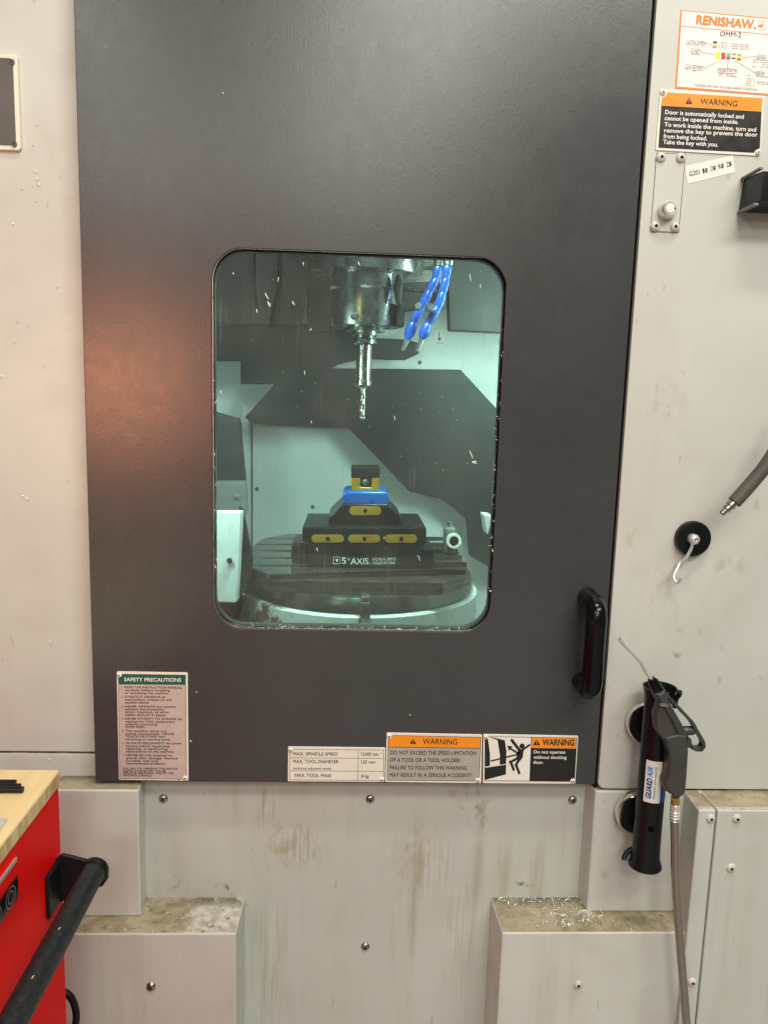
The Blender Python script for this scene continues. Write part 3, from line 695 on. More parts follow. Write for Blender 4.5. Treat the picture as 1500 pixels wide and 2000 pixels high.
# shut-the-door pictogram
P = sc(740, 1410, 3.571)
root, Y = plate_thing('warning_sign', [P(728,85), P(1392,97), P(1370,433), P(725,428)], 0, 'plate with a falling figure struck at a machine opening and black text field', 'sign', r=2.8, rivets=[P(745,107), P(1354,413)])
printed(root, 'picture_field', M['white_print'], lambda b: b.sheet([P(765,100), P(1064,106), P(1052,413), P(738,408), P(741,125)], Y-.0002))
printed(root, 'text_field', M['ink'], lambda b: b.sheet([P(1062,182), P(1376,186), P(1363,392), P(1338,398), P(1332,415), P(1052,412)], Y-.0003))
printed(root, 'header', M['orange'], lambda b: b.sheet([P(1066,106), P(1379,113), P(1375,184), P(1063,181)], Y-.0003))
def pic(b):
    for pts in ([(742,122),(760,112),(775,220),(775,305),(742,312)], [(765,103),(830,116),(878,128),(890,205),(887,292),(843,298),(845,235),(828,126)], [(740,320),(887,298),(886,366),(740,404)],
                [(897,165),(937,172),(922,182),(988,220),(975,230),(916,192),(908,202)], [(970,196),(1012,186),(1004,245),(990,268),(955,262)]):
        b.sheet([P(*p_) for p_ in pts], Y-.0006)
    def limb(p_, q_, w): b.line(P(*p_), P(*q_), w/3.571*.0008, Y-.0007-.00001*w)
    for p_, q_, w in (((780,273),(968,226),11),((928,128),(992,210),21),((1054,158),(998,198),16),((972,252),(916,280),19),((918,272),(940,332),18),((985,252),(955,302),19),((955,296),(979,355),18)): limb(p_, q_, w)
    for c_, r_ in (((999,168),18),((928,128),10),((916,278),9),((940,332),9),((956,300),9),((979,355),9)):
        b.sheet([P(c_[0]+r_*math.cos(R(a_)), c_[1]+r_*math.sin(R(a_))) for a_ in range(0, 360, 24)], Y-.0011)
    b.line(P(1064,106), P(1052,412), .0008, Y-.0006)
    outline(b, [P(765,102), P(1381,113), P(1364,416), P(738,408), P(741,125)], .0007, Y-.0005)
    b.sheet([P(1074,161), P(1100,122), P(1126,163)], Y-.0006)
    text_on(b, 'WARNING', P(1139,163), P(1362,166), 42/3.571, Y-.0006, .028)
printed(root, 'pictogram', M['ink'], pic)
printed(root, 'alert_mark', M['orange'], lambda b: (b.line(P(1100,134), P(1100,148), .0013, Y-.0008), b.line(P(1100,152), P(1100,157), .0013, Y-.0008)))
printed(root, 'lettering', M['white_print'], lambda b: [text_on(b, s_, P(x0_, y_), P(x1_, y_+2), 21/3.571, Y-.0006, .018) for x0_, y_, x1_, s_ in ((1080,219,1300,'Do not operate'),(1078,256,1309,'without shutting'),(1076,291,1147,'door.'))])

# door lock warning (upper right panel)
YP = -.003
P = sc(1240, 0, 5.769)
root, Y = plate_thing('warning_sign', [P(287,1003), P(1466,1083), P(1410,1758), P(232,1693)], YP, 'orange and black plate about the automatically locked door, above the key switch', 'sign', r=3.5, rivets=[P(318,1042), P(1386,1718)])
printed(root, 'text_field', M['ink'], lambda b: b.sheet([P(298,1190), P(1428,1256), P(1408,1672), P(1362,1690), P(1340,1722), P(264,1664)], Y-.0002))
printed(root, 'header', M['orange'], lambda b: b.sheet([P(368,1040), P(1440,1106), P(1428,1258), P(298,1190), P(304,1106), P(350,1080)], Y-.0003))
def dl(b): text_on(b, 'WARNING', P(735,1170), P(1152,1200), 62/5.769, Y-.0006, .004); b.sheet([P(570,1168), P(611,1095), P(650,1173)], Y-.0006)
printed(root, 'header_lettering', M['ink'], dl)
printed(root, 'alert_mark', M['orange'], lambda b: (b.line(P(611,1115), P(610,1145), .0012, Y-.0008), b.line(P(610,1153), P(610,1160), .0012, Y-.0008)))
def dt(b):
    for x0_, y0_, x1_, y1_, s_ in ((340,1284,1225,1338,'Door is automatically locked and'),(333,1352,1165,1398,'cannot be opened from inside.'),(330,1424,1365,1483,'To work inside the machine, turn and'),(328,1490,1380,1540,'remove the key to prevent the door'),(320,1556,812,1582,'from being locked.'),(315,1620,935,1652,'Take the key with you.')):
        text_on(b, s_, P(x0_, y0_), P(x1_, y1_), 46/5.769, Y-.0006, .022)
printed(root, 'lettering', M['white_print'], dt)

# probe status sticker
P = sc(1320, 10, 8.333)
TLc, TRc, BRc, BLc = (1329.5, 18.9), (1562, 40.2), (1552, 190), (1318.5, 172)
root, Y = plate_thing('probe_sticker', [TLc, TRc, BRc, BLc], YP, 'orange bordered white sticker with coloured status squares, topmost on the right panel', 'sticker', r=.5, th=.0006, mat=M['orange_line'])
printed(root, 'sticker_face', M['sticker'], lambda b: b.sheet([P(103,95), (1559.5,42.6), (1549.8,187.2), P(18,1325)], Y-.0002))
printed(root, 'title_lettering', M['orange_title'], lambda b: (text_on(b, 'RENISHAW', P(325,303), P(1265,384), 140/8.333, Y-.0005, .045), b.sheet([P(1290+22*math.cos(R(a_)), 372+20*math.sin(R(a_))) for a_ in range(0,360,30)], Y-.0005),
    b.line(P(95,340), (1556,73), .0009, Y-.0004), b.line(P(1420,265), P(1412,330), .0012, Y-.0005), b.sheet([P(1385+38*math.cos(R(a_)), 335+24*math.sin(R(a_))) for a_ in range(0,360,30)], Y-.0005)))
def ink(b):
    text_on(b, 'OMM-2', P(715,502), P(1062,524), 78/8.333, Y-.0005, .004)
printed(root, 'model_lettering', M['ink'], ink)
def notes(b):
    for x0_, y0_, x1_, y1_, h_, s_ in ((185,632,480,650,44,'ACTIVE SYSTEM'),(258,768,390,776,42,'START'),(262,810,380,816,22,'YELLOW'),(162,1030,440,1048,44,'LOW BATTERY'),(275,1078,325,1080,22,'RED'),
        (690,1080,985,1096,44,'PROBE STATUS'),(695,1118,935,1132,22,'GREEN - SEATED'),(695,1152,995,1172,22,'RED   - TRIGGERED'),(1325,868,1460,872,42,'SIGNAL'),(1305,1130,1435,1136,42,'ERROR'),
        (735,622,830,626,20,'BLUE'),(735,662,850,668,20,'YELLOW'),(735,698,830,704,20,'VIOLET'),(885,640,1190,656,20,'= PROBE 1 SELECTED'),(885,676,1190,692,20,'= PROBE 2 SELECTED'),(885,712,1190,728,20,'= PROBE 3 SELECTED'),
        (1258,902,1560,915,20,'GREEN  = GOOD SIGNAL'),(1255,938,1560,952,20,'YELLOW = INTERMITTENT'),(1405,980,1560,990,20,'OR WEAK'),(1245,1008,1560,1026,20,'RED    = NO SIGNAL'),
        (1155,1155,1212,1158,20,'RED'),(1300,1170,1560,1186,20,'= NO TRANSMISSION'),(1150,1205,1265,1212,20,'YELLOW'),(1150,1242,1240,1248,20,'VIOLET'),(1146,1278,1215,1282,20,'BLUE'),(1142,1312,1220,1318,20,'CYAN'),(1322,1258,1580,1274,20,'ERROR REFER'),(1318,1290,1580,1306,20,'TO USER GUIDE'),
        (305,1315,1320,1396,34,'FLASHING LEDs INDICATE OVERCURRENT CONDITION')): text_on(b, s_, P(x0_, y0_), P(x1_, y1_), h_/8.333, Y-.0005)
    def stad(x0_, x1_, yc, sl, h_):
        pts = [P(x0_+h_/2+h_/2*math.cos(R(a_)), yc-h_/2*math.sin(R(a_))) for a_ in range(90, 271, 30)] + [P(x1_-h_/2+h_/2*math.cos(R(a_)), yc+sl-h_/2*math.sin(R(a_))) for a_ in range(-90, 91, 30)]
        outline(b, pts, .00035, Y-.0005)
    for a_ in ((168,496,606,22,76),(236,410,742,10,74),(144,462,1005,26,76),(672,1002,1058,24,76),(1310,1480,846,8,74),(1288,1452,1108,10,70)): stad(*a_)
    for a_, c_ in (((496,626),(585,637)),((410,758),(632,805)),((462,1028),(735,895)),((852,890),(840,1046)),((960,905),(1290,1100)),((1080,850),(1310,836)),((1283,1190),(1270,1330)),((692,615),(712,616)),((692,650),(712,651)),((692,685),(712,686))): b.line(P(*a_), P(*c_), .00045, Y-.0005)
    outline(b, [P(1352,252), P(1488,262), P(1478,405), P(1342,396)], .0004, Y-.0005)
printed(root, 'small_print', M['ink_grey'], notes)
def sq(b, x0_, y0_, x1_, y1_): b.sheet([P(x0_,y0_), P(x1_,y0_+4), P(x1_-4,y1_+4), P(x0_-4,y1_)], Y-.0005)
for nm, mt, rs in (('status_squares', 'yellow', [(652,762,722,872),(605,622,672,660),(1001,830,1066,862)]), ('status_squares', 'red_print', [(742,770,806,876),(826,842,890,880),(918,786,980,806),(997,866,1060,896)]),
    ('status_squares', 'green_light', [(832,780,896,838),(1004,792,1068,828)]), ('status_squares', 'navy', [(608,588,674,622),(910,852,974,872)]), ('status_squares', 'orange_line', [(602,668,668,694)])):
    for r_ in rs: printed(root, 'status_square', M[mt], lambda b: sq(b, *r_))

# key switch plate
P = sc(1240, 280, 4.762)
kc = [P(207,92), P(468,103), P(407,825), P(150,815)]
ks = empty('key_switch', (at(1304,380,YP).x, YP, at(1304,452,YP).z), 'narrow beige plate with four screws and a round key lock', 'key switch')
MB().plate(rquad([(kc[0][0]-.9, kc[0][1]-.9), (kc[1][0]+.9, kc[1][1]-.7), (kc[2][0]+.9, kc[2][1]+.9), (kc[3][0]-.9, kc[3][1]+.9)], 1), YP-.0006, .0006).link('gasket', M['socket'], ks)
MB().plate(rquad(kc, 1.5), YP-.0022, .0016).link('plate', M['panel'], ks, bevel=.0005)
screws(ks, 'bolt_painted', [P(243,131), P(427,136), P(190,772), P(372,778)], YP-.0022)
lc = at(*P(292,625), YP-.0022)
lk = MB().lathe([(.0135, 0), (.0135, .004), (.012, .008), (.0112, .015), (.0100, .0165), (.0078, .0165), (.0074, .015)], lc, (0, -1, 0), n=36).link('key_lock', M['edge_metal'], ks)
MB().lathe([(.0071, .012), (.0068, .0162), (.0015, .0164)], lc, (0, -1, 0), n=28).link('lock_core', M['white_print'], lk)
MB().box(lc.x+.0052, lc.x+.0074, lc.y-.0168, lc.y-.0150, lc.z-.001, lc.z+.001).link('key_notch', M['socket'], lk)

# printed tape strip
tc = [P(465,213), P(912,113), P(935,268), P(492,377)]
root, Y = plate_thing('label_tape', tc, YP, 'tilted white tape strip printed G201 I0 O0 R0 Z0 beside the key switch', 'label', r=.6, th=.0005, mat=M['white_print'])
def tape(b):
    for x0_, y0_, x1_, y1_, s_, bo in ((510,306,605,285,'G201',0),(635,278,652,274,'I',0),(708,257,730,252,'O',0),(782,238,806,232,'R',0),(856,220,880,214,'Z',0)):
        text_on(b, s_, P(x0_, y0_), P(x1_, y1_), 44/4.762, Y-.0004, bo)
    for x0_, y0_ in ((659,272),(734,250),(808,231),(881,213)):
        text_on(b, '0', P(x0_, y0_), P(x0_+20, y0_-5), 42/4.762, Y-.0004, .03); b.line(P(x0_+3, y0_-5), P(x0_+17, y0_-38), .0009, Y-.0005)
printed(root, 'lettering', M['ink'], tape)

# dark plate in a cream frame at the left edge
cp = empty('cover_plate', (at(0,200,.03).x-.05, .03, at(20,292,.03).z), 'dark grey screwed plate in a cream frame on the left panel', 'cover plate')
x1_ = at(37,109,.03).x; z1_ = at(20,109,.03).z; z0_ = at(20,295,.03).z; xi = at(31,200,.03).x; xr = at(40,200,.03).x
MB().prism([(x, .024, z) for x, z in rrect(xr-.30, xr, z0_, z1_, .005)], (0, .006, 0)).link('frame', M['cream'], cp, bevel=.001)
MB().prism([(x, .0225, z) for x, z in rrect(xr-.294, xr-.0062, z0_+.0065, z1_-.006, .004)], (0, .002, 0)).link('plate', M['dark_plate'], cp, bevel=.0004)
for (px_, py_) in ((23,121),(27.5,281)):
    MB().lathe([(.0042, 0), (.004, .001), (.0018, .0012)], at(px_, py_, .0225), (0, -1, 0), n=14, mis=[0, 0, 1, 1]).link('screw', [M['dark_plate'], M['socket']], cp)

# ------------------------------------------------------------------ black bracket arm at the right edge
ba = empty('bracket_arm', (at(1490,400,-.03).x, YP, at(1490,415,-.003).z), 'black boxy bracket with grey edge strips sticking out at the right border', 'bracket')
b0 = at(1448, 349, YP); b1 = at(1440, 415, YP); f0 = at(1483, 331, YP-.056)
zt0, zb0 = b0.z-.001, b1.z; xb_ = (b0.x+b1.x)/2
MB().prism([(xb_, YP, zb0), (xb_+.004, YP-.02, zb0), (xb_+.004, YP-.056, zb0+.004), (xb_+.004, YP-.056, zt0-.003), (xb_+.006, YP-.03, zt0), (xb_+.004, YP, zt0)], (.35, 0, 0)).link('arm_box', M['black_plastic'], ba, bevel=.0015)
MB().box(xb_-.001, xb_+.005, YP-.0555, YP-.001, zt0-.001, zt0+.0025).link('edge_strip', M['strip'], ba, bevel=.001)
MB().box(xb_-.002, xb_+.005, YP-.052, YP-.001, zb0-.002, zb0+.0018).link('edge_strip', M['strip'], ba, bevel=.001)

# ------------------------------------------------------------------ magnetic hook
hk = empty('magnetic_hook', at(1351, 1085, YP), 'round black magnet holding a bent silver wire hook', 'hook')
hc_ = at(1350, 1050.5, YP)
MB().lathe([(.0280, 0), (.0285, .002), (.0285, .009), (.0272, .0115), (.0255, .012), (.004, .012)], hc_, (0, -1, 0), n=48).link('magnet', M['black_plastic'], hk)
bolt = at(1357, 1054, YP-.02)
MB().lathe([(.0085, -.008), (.0088, -.001), (.0075, .002), (.0055, .004), (.003, .0045), (.003, .003)], bolt, (.05, -1, 0), n=22).link('bolt_head', M['zinc'], hk)
W = [at(1352,1062,YP-.018), at(1349.5,1072,YP-.018), at(1339.5,1090,YP-.016), at(1328.5,1099,YP-.012), at(1322,1112,YP-.016), at(1316.3,1125,YP-.022), at(1318,1134.5,YP-.025), at(1324.5,1137,YP-.028), at(1331,1128,YP-.033)]
MB().tube([at(1354,1055,YP-.017)] + bez(W, 6), .0026, 12).link('wire_hook', M['zinc'], hk)

# ------------------------------------------------------------------ air hose at the right edge
ah = empty('air_hose', at(1410, 1003, -.09), 'thick grey brown rubber hose with a bare steel plug end hanging at the right border', 'hose')
hpnts = [at(1560, 780, -.09), at(1530, 852, -.09), at(1500, 903, -.09), at(1469, 942, -.09), at(1446, 968, -.09), at(1434, 981, -.09)]
MB().tube(bez(hpnts, 6), .0104, 18).link('rubber_hose', M['grey_rubber'], ah)
fd = (at(1409.5,1003,-.09)-at(1436,978,-.09)); f0_ = at(1436, 978, -.09); Lf = fd.length
MB().lathe([(.0066, 0), (.0066, Lf*.30), (.0082, Lf*.32), (.0082, Lf*.40), (.0058, Lf*.43), (.0058, Lf*.55), (.0068, Lf*.57), (.0068, Lf*.66), (.0050, Lf*.70), (.0044, Lf), (.0028, Lf), (.0028, Lf*.9)], f0_, fd, n=18).link('plug_fitting', M['bolt'], ah)

# ------------------------------------------------------------------ gun holder on two magnets
YH = -.052
top = at(1284, 1341, YH); bot = at(1259, 1689, YH); HX = (at(1279,1440,YH).x + at(1268,1600,YH).x)/2
gh = empty('gun_holder', (HX, -.003, bot.z), 'black plastic holster tube on two chrome rimmed magnets with a blue and white label', 'holder')
for px_, py_, r_, yy, hh in ((1262,1406,.0365,YP,.0175), (1238,1580.5,.0350,-.004,.0175)):
    o_ = at(px_, py_, yy)
    mg = MB().lathe([(r_-.001, 0), (r_, .002), (r_, hh-.002), (r_-.0015, hh), (r_-.0035, hh), (r_-.004, hh-.002)], o_, (0, -1, 0), n=56).link('magnet', M['chrome'], gh)
    MB().lathe([(r_-.0042, hh-.006), (r_-.0042, hh-.0022), (.006, hh-.0015)], o_, (0, -1, 0), n=40).link('magnet_face', M['black_steel'], mg)
    MB().lathe([(.011, hh-.003), (.011, hh+.012)], Vector((HX, o_.y, o_.z)), (0, -1, 0), n=16).link('stud', M['black_steel'], mg)
rT = .0218
def arc_shell(zs, a0, a1, th=.0024, n=40):
    """part of a thin tube wall: zs = [(z, r)], angles in degrees, 0 = towards viewer, positive = right"""
    mb = MB(); k = len(zs); vs_ = []
    for z, r in zs:
        for j in range(n+1):
            a = R(a0 + (a1-a0)*j/n)
            vs_ += [(HX + r*math.sin(a), YH - r*math.cos(a), z), (HX + (r-th)*math.sin(a), YH - (r-th)*math.cos(a), z)]
    w_ = 2*(n+1); fs = []
    for i in range(k-1):
        for j in range(n):
            a = i*w_+2*j; fs += [(a, a+2, a+2+w_, a+w_), (a+1, a+1+w_, a+3+w_, a+3)]
        for j in (0, n): a = i*w_+2*j; fs.append((a, a+w_, a+w_+1, a+1))
    for i in (0, k-1):
        for j in range(n): a = i*w_+2*j; fs.append((a, a+1, a+3, a+2))
    return mb.add(vs_, fs)
zt_h, zb_h = top.z, bot.z
zc = at(1275, 1455, YH-rT).z                        # foot of the gun cut-out
MBt = arc_shell([(zb_h, .0268), (zb_h+.004, .0264), (zb_h+.012, .0234), (zb_h+.02, .0222), (zb_h+.05, rT), (zc, rT)], -180, 180, n=56)
tb = MBt.link('tube', M['black_plastic'], gh)
arc_shell([(zc, rT), (zt_h-.03, rT), (zt_h-.014, .0226), (zt_h-.005, .0250), (zt_h, .0262)], -200, 12, n=44).link('tube_wall', M['black_plastic'], gh)
arc_shell([(zt_h-.028, rT), (zt_h-.014, .0228), (zt_h-.005, .0253), (zt_h, .0265)], 70, 160, n=20).link('tube_lip', M['black_plastic'], gh)
a_ = at(1318, 1382, -.05); MB().tube(bez([a_, at(1320,1366,-.05), at(1326,1357,-.052), at(1327,1351,-.055)]), [.004]*8+[.0042]*8+[.0045]*9, 10).link('hook_tab', M['black_plastic'], gh)
MB().tube(bez([at(1240,1655,-.04), at(1228,1662,-.04), at(1220,1672,-.042), at(1219,1680,-.045)]), .0042, 10).link('hook_tab', M['black_plastic'], gh)
hz = at(1272, 1620, YH-rT)
MB().lathe([(.0055, .0008), (.0055, .0018), (.001, .0018)], Vector((hz.x, YH-math.sqrt(max(0, rT**2-(hz.x-HX)**2))+.0014, hz.z)), ((hz.x-HX)/rT, -1, 0), n=20).link('pin_hole', M['gap'], gh)
# label wrapped round the tube
zl1, zl0 = at(1284, 1488, YH-rT).z, at(1268, 1569, YH-rT).z
def lab_patch(a0, a1, zz0, zz1, r, n=12):
    mb = MB(); vs_ = []
    for j in range(n+1):
        a = R(a0+(a1-a0)*j/n); vs_ += [(HX+r*math.sin(a), YH-r*math.cos(a), zz0), (HX+r*math.sin(a), YH-r*math.cos(a), zz1)]
    return mb.add(vs_, [(2*j, 2*j+2, 2*j+3, 2*j+1) for j in range(n)])
A0, A1, A2 = -52, 16, 60
lb_ = lab_patch(A0, A1, zl0, zl1, rT+.0004).link('label', M['white_print'], gh, fix=False)
lab_patch(A1, A2, zl0, zl1, rT+.0004).link('label_band', M['blue_print'], gh, fix=False)
def lab_text(s_, ang0, ang1, f0_, f1_, mat, bold, shear=0.0):
    vs_, fs = text_mesh(s_, bold, shear); x0 = min(v[0] for v in vs_); x1 = max(v[0] for v in vs_); mb = MB(); out = []
    for v in vs_:
        z = zl0 + (zl1-zl0)*(f0_ + (f1_-f0_)*(v[0]-x0)/(x1-x0)); a = R(ang0 + (ang1-ang0)*v[1]/CAP); r = rT+.0008+2.5e-5*v[2]
        out.append((HX+r*math.sin(a), YH-r*math.cos(a), z))
    mb.add(out, fs).link('lettering', mat, lb_, smooth=False, fix=False)
lab_text('GUARD', -22, -42, .10, .585, M['blue_print'], .05, .25); lab_text('AIR', -22, -42, .60, .86, M['sky_print'], .03, .25)
lab_text('MAGNETIC GUN HOLSTER', -6, -14, .10, .88, M['ink_grey'], .01)

# ------------------------------------------------------------------ blow gun in the holder
YG = -.088
bg = empty('blow_gun', at(1318, 1560, YG), 'dark grey air blow gun with bent silver nozzle resting in the black holster', 'air gun')
NZ = [at(1210.5,1248,YG), at(1226,1265,YG), at(1243,1282,YG), at(1252,1293,YG), at(1262,1310,YG), at(1273,1328,YG)]
MB().tube(bez(NZ, 6), .0033, 14).link('nozzle', M['zinc'], bg)
MB().tube([at(1271,1325,YG), at(1276,1332,YG), at(1283,1345,YG), at(1289,1354,YG)], [.0055, .0085, .0088, .0098], 14).link('nozzle_nut', M['gloss_black'], bg)
def gun_part(name, pxs, Y0, th, mat=M['gun_grey'], bevel=.003): return MB().plate(pxs, Y0, th).link(name, mat, bg, bevel=bevel, seg=3)
gun_part('body', [(1279,1357),(1299,1349),(1308,1372),(1337,1424),(1345,1437),(1325,1448),(1312,1448),(1296,1446),(1284,1430),(1282,1400),(1290,1378)], YG-.011, .023)
gun_part('handle', [(1298,1440),(1326,1434),(1344,1438),(1346,1470),(1343,1520),(1340,1552),(1330,1560),(1318,1558),(1300,1546),(1300,1530),(1306,1515),(1308,1475)], YG-.0125, .026, bevel=.006)
gun_part('body_ridge', [(1284,1358),(1297,1353),(1338,1424),(1326,1436),(1314,1410)], YG-.0145, .006, bevel=.002)
lev = [at(x, y, YG) for x, y in ((1297,1350),(1306,1362),(1350,1409),(1358,1424),(1372,1448),(1371,1459),(1362,1463),(1349,1458))]
lm = MB(); lp_ = fillet(lev, .006, 5); vs_ = []; fs_ = []
for i, p_ in enumerate(lp_):
    t_ = (lp_[min(i+1, len(lp_)-1)] - lp_[max(i-1, 0)]).normalized(); n_ = Vector((-t_.z, 0, t_.x))*.0024
    vs_ += [p_+n_+Vector((0,-.007,0)), p_-n_+Vector((0,-.007,0)), p_-n_+Vector((0,.007,0)), p_+n_+Vector((0,.007,0))]
for i in range(len(lp_)-1):
    for j in range(4): a_ = i*4+j; b_ = i*4+(j+1) % 4; fs_.append((a_, b_, b_+4, a_+4))
fs_ += [(0,1,2,3), tuple((len(lp_)-1)*4+j for j in (3,2,1,0))]
lm.add(vs_, fs_).link('trigger', M['gun_grey'], bg, bevel=.0008)
MB().tube([at(1328,1428,YG), at(1340,1427,YG), at(1352,1427,YG), at(1357,1428,YG)], [.006, .0075, .007, .005], 16).link('valve_button', M['gun_grey'], bg)
gun_part('lever_stop', [(1344,1440),(1351,1444),(1352,1456),(1346,1462),(1342,1460)], YG-.006, .012, bevel=.001)
MB().tube(bez([at(1290,1376,YG-.0148), at(1304,1378,YG-.0148)], 4), .0022, 8).link('clip', M['chrome'], bg)
br = [at(1319,1556,YG), at(1319,1571,YG)]
MB().lathe([(.0072, 0), (.0072, (br[1]-br[0]).length)], br[0], br[1]-br[0], n=6).link('brass_nut', M['brass'], bg)

bh = empty('braided_hose', at(1342, 2010, -.10), 'braided metallic hose hanging from the grey blow gun handle', 'hose')
f_a, f_b = at(1319,1570,YG), at(1317.5,1602,YG); d_ = f_b-f_a; l_ = d_.length
prof = [(.0060, 0), (.0074, l_*.04), (.0074, l_*.34)]
for k in range(3):
    s0 = .40 + k*.18; prof += [(.0060, l_*s0), (.0078, l_*(s0+.05)), (.0078, l_*(s0+.10)), (.0060, l_*(s0+.15))]
prof += [(.0074, l_)]
MB().lathe(prof, f_a, d_, n=22).link('ferrule', M['zinc'], bh)
hp2 = [f_b - d_*.1, at(1318.5,1640,YG), at(1320,1720,-.092), at(1325,1800,-.098), at(1332,1890,-.102), at(1338.5,1970,-.105), at(1343,2040,-.105), at(1352,2200,-.105)]
MB().tube(bez(hp2, 8), .0068, 18).link('hose_body', M['braid'], bh)

# ------------------------------------------------------------------ tool cart at the lower left
YA = -.18
c0 = at(118, 1502, YA); TZc = c0.z; TXc = c0.x
cart = empty('tool_cart', (TXc-.25, -.6, 0), 'red tool cart with a wooden top and black push handle', 'tool cart')
WT = .0245
MB().box(TXc-.55, TXc, -1.30, YA, TZc-WT, TZc).link('wooden_top', M['wood'], cart, bevel=.004, seg=3)
XF = TXc-.0015
body = MB().box(TXc-.545, XF, -1.29, YA-.003, .14, TZc-WT-.0005).link('cabinet', M['red'], cart, bevel=.003)
ds = at_x(32.5, 1690, XF+.001)
dz1 = at_x(30, 1668, XF+.001).z
zz = dz1
for k in range(1):
    hgt = dz1 - at_x(37, 1752, XF+.001).z
    d = MB().box(XF-.01, XF+.0015, -1.22, ds.y, zz-hgt, zz).link('drawer', M['red'], cart, bevel=.0012)
    MB().box(XF+.0005, XF+.0035, -1.21, ds.y-.003, zz-.0085, zz-.003).link('drawer_pull', M['plate_grey'], d, bevel=.0005)
    zz -= hgt + .004
ba_ = [at_x(x, y, XF+.003) for x, y in ((-6,1769),(34,1711),(37,1749),(-6,1807))]
by0, by1 = -.45, (ba_[1].y+ba_[2].y)/2; bz1 = ba_[1].z; bz0 = ba_[2].z
bd = MB().box(XF+.0014, XF+.0035, by0, by1, bz0, bz1).link('badge', M['gloss_black'], cart, bevel=.0008)
eb = MB()
for cy in (by1-.022, by1-.060):
    for r_ in (.0125, .007):
        cz = (bz0+bz1)/2; prv = None
        for k in range(25):
            a_ = 2*math.pi*k/24; p_ = Vector((XF+.0038, cy+r_*math.cos(a_), cz+r_*math.sin(a_)))
            if prv is not None:
                n_ = (p_-prv).normalized().cross(Vector((1,0,0)))*.0008; eb.add([prv-n_, p_-n_, p_+n_, prv+n_], [(0,1,2,3)])
            prv = p_
eb.link('badge_emblem', M['strip'], bd, smooth=False)
bk = MB().plate([(106,1680),(121,1669),(196,1688),(210,1700),(211,1716),(200,1732),(136,1756),(118,1764),(106,1766)], -.205, .006).link('handle_bracket', M['black_steel'], cart, bevel=.002, seg=3)
fz1, fz0 = at_x(108, 1682, XF).z, at_x(108, 1766, XF).z
MB().box(XF-.001, XF+.006, -.243, -.198, fz0, fz1).link('bracket_flange', M['black_steel'], cart, bevel=.002)
hb = at(184, 1702, -.21)
hd = MB().tube([(hb.x, -.203, hb.z), (hb.x, -.5, hb.z), (hb.x, -1.2, hb.z)], .0158, 28).link('push_handle', M['grip'], cart)
MB().lathe([(.0185, 0), (.0185, .006), (.0172, .008)], (hb.x, -.205, hb.z), (0, -1, 0), n=28).link('handle_collar', M['black_steel'], hd)

# things on the cart
for i, (px_, py_, r_, lab) in enumerate(((31, 1527.5, .0035, 'shortest black rod of the three on the wooden cart top, farthest from the edge'),
        (40, 1535, .0035, 'black rod between two others on the wooden cart top'),
        (45, 1543, .0042, 'longest and nearest of the black rods on the wooden cart top'))):
    e_ = at_z(px_, py_, TZc+.004); o_ = MB().tube([e_, e_+Vector((-.02, .0, 0)), e_+Vector((-.17, .004*(1-i)-.004, 0))], r_, 6 if i < 2 else 12).link('rod', M['black_steel'])
    o_.location.z = TZc + r_ + .0004
    tag(o_, lab, 'rod', 'black rods on the cart top')
e_ = at_z(20, 1600, TZc); bgm = MB(); nx_, ny_ = 9, 8; vv_ = []
for i in range(nx_):
    for j in range(ny_):
        u_, v_ = i/(nx_-1), j/(ny_-1); h_ = .016*math.sin(math.pi*u_)*math.sin(math.pi*v_)*(.6+rnd.random()*.8)
        vv_.append((e_.x - .075*u_ + rnd.uniform(-.003,.003), e_.y - .085*v_ - .010*u_ + rnd.uniform(-.003,.003), TZc+.0008+h_))
bgm.add(vv_, [(i*ny_+j, (i+1)*ny_+j, (i+1)*ny_+j+1, i*ny_+j+1) for i in range(nx_-1) for j in range(ny_-1)])
bgo = bgm.link('plastic_bag', M['paper']); tag(bgo, 'small crumpled pale bag on the wooden cart top at the left border', 'bag')
pc = MB().tube(bez([at(100,1930,-.12), at(126,1938,-.12), at(141,1952,-.12), at(149,1980,-.12), at(146,2010,-.12), at(136,2060,-.12)]), .0055, 12).link('power_cable', M['black_plastic'])
tag(pc, 'looped black cable hanging behind the red cart', 'cable')

# ------------------------------------------------------------------ metal chips
def sliver(mb, p, ln, wd, ang, lift, curl=0.4, up=None):
    """a curled aluminium sliver; plane spanned by two world axes"""
    ax, ay, an = up; prev = []; q = Vector(p); a = ang; k = 4; vs_ = []
    for i in range(k+1):
        w_ = wd*(0.35 + 0.65*math.sin(math.pi*(i+.6)/(k+1.2)))
        n_ = ay*math.cos(a) - ax*math.sin(a)
        hh = an*(lift*math.sin(math.pi*i/k) + .0004)
        vs_ += [q + n_*w_/2 + hh, q - n_*w_/2 + hh*1.3]
        q = q + (ax*math.cos(a) + ay*math.sin(a))*(ln/k); a += curl*rnd.uniform(.3, 1)
    mb.add(vs_, [(2*i, 2*i+1, 2*i+3, 2*i+2) for i in range(k)])
HZ = (Vector((1,0,0)), Vector((0,1,0)), Vector((0,0,1)))
VT = (Vector((1,0,0)), Vector((0,0,1)), Vector((0,-1,0)))
cm = MB()
def on_ledge(px, py): return at_z(px, py, zL)
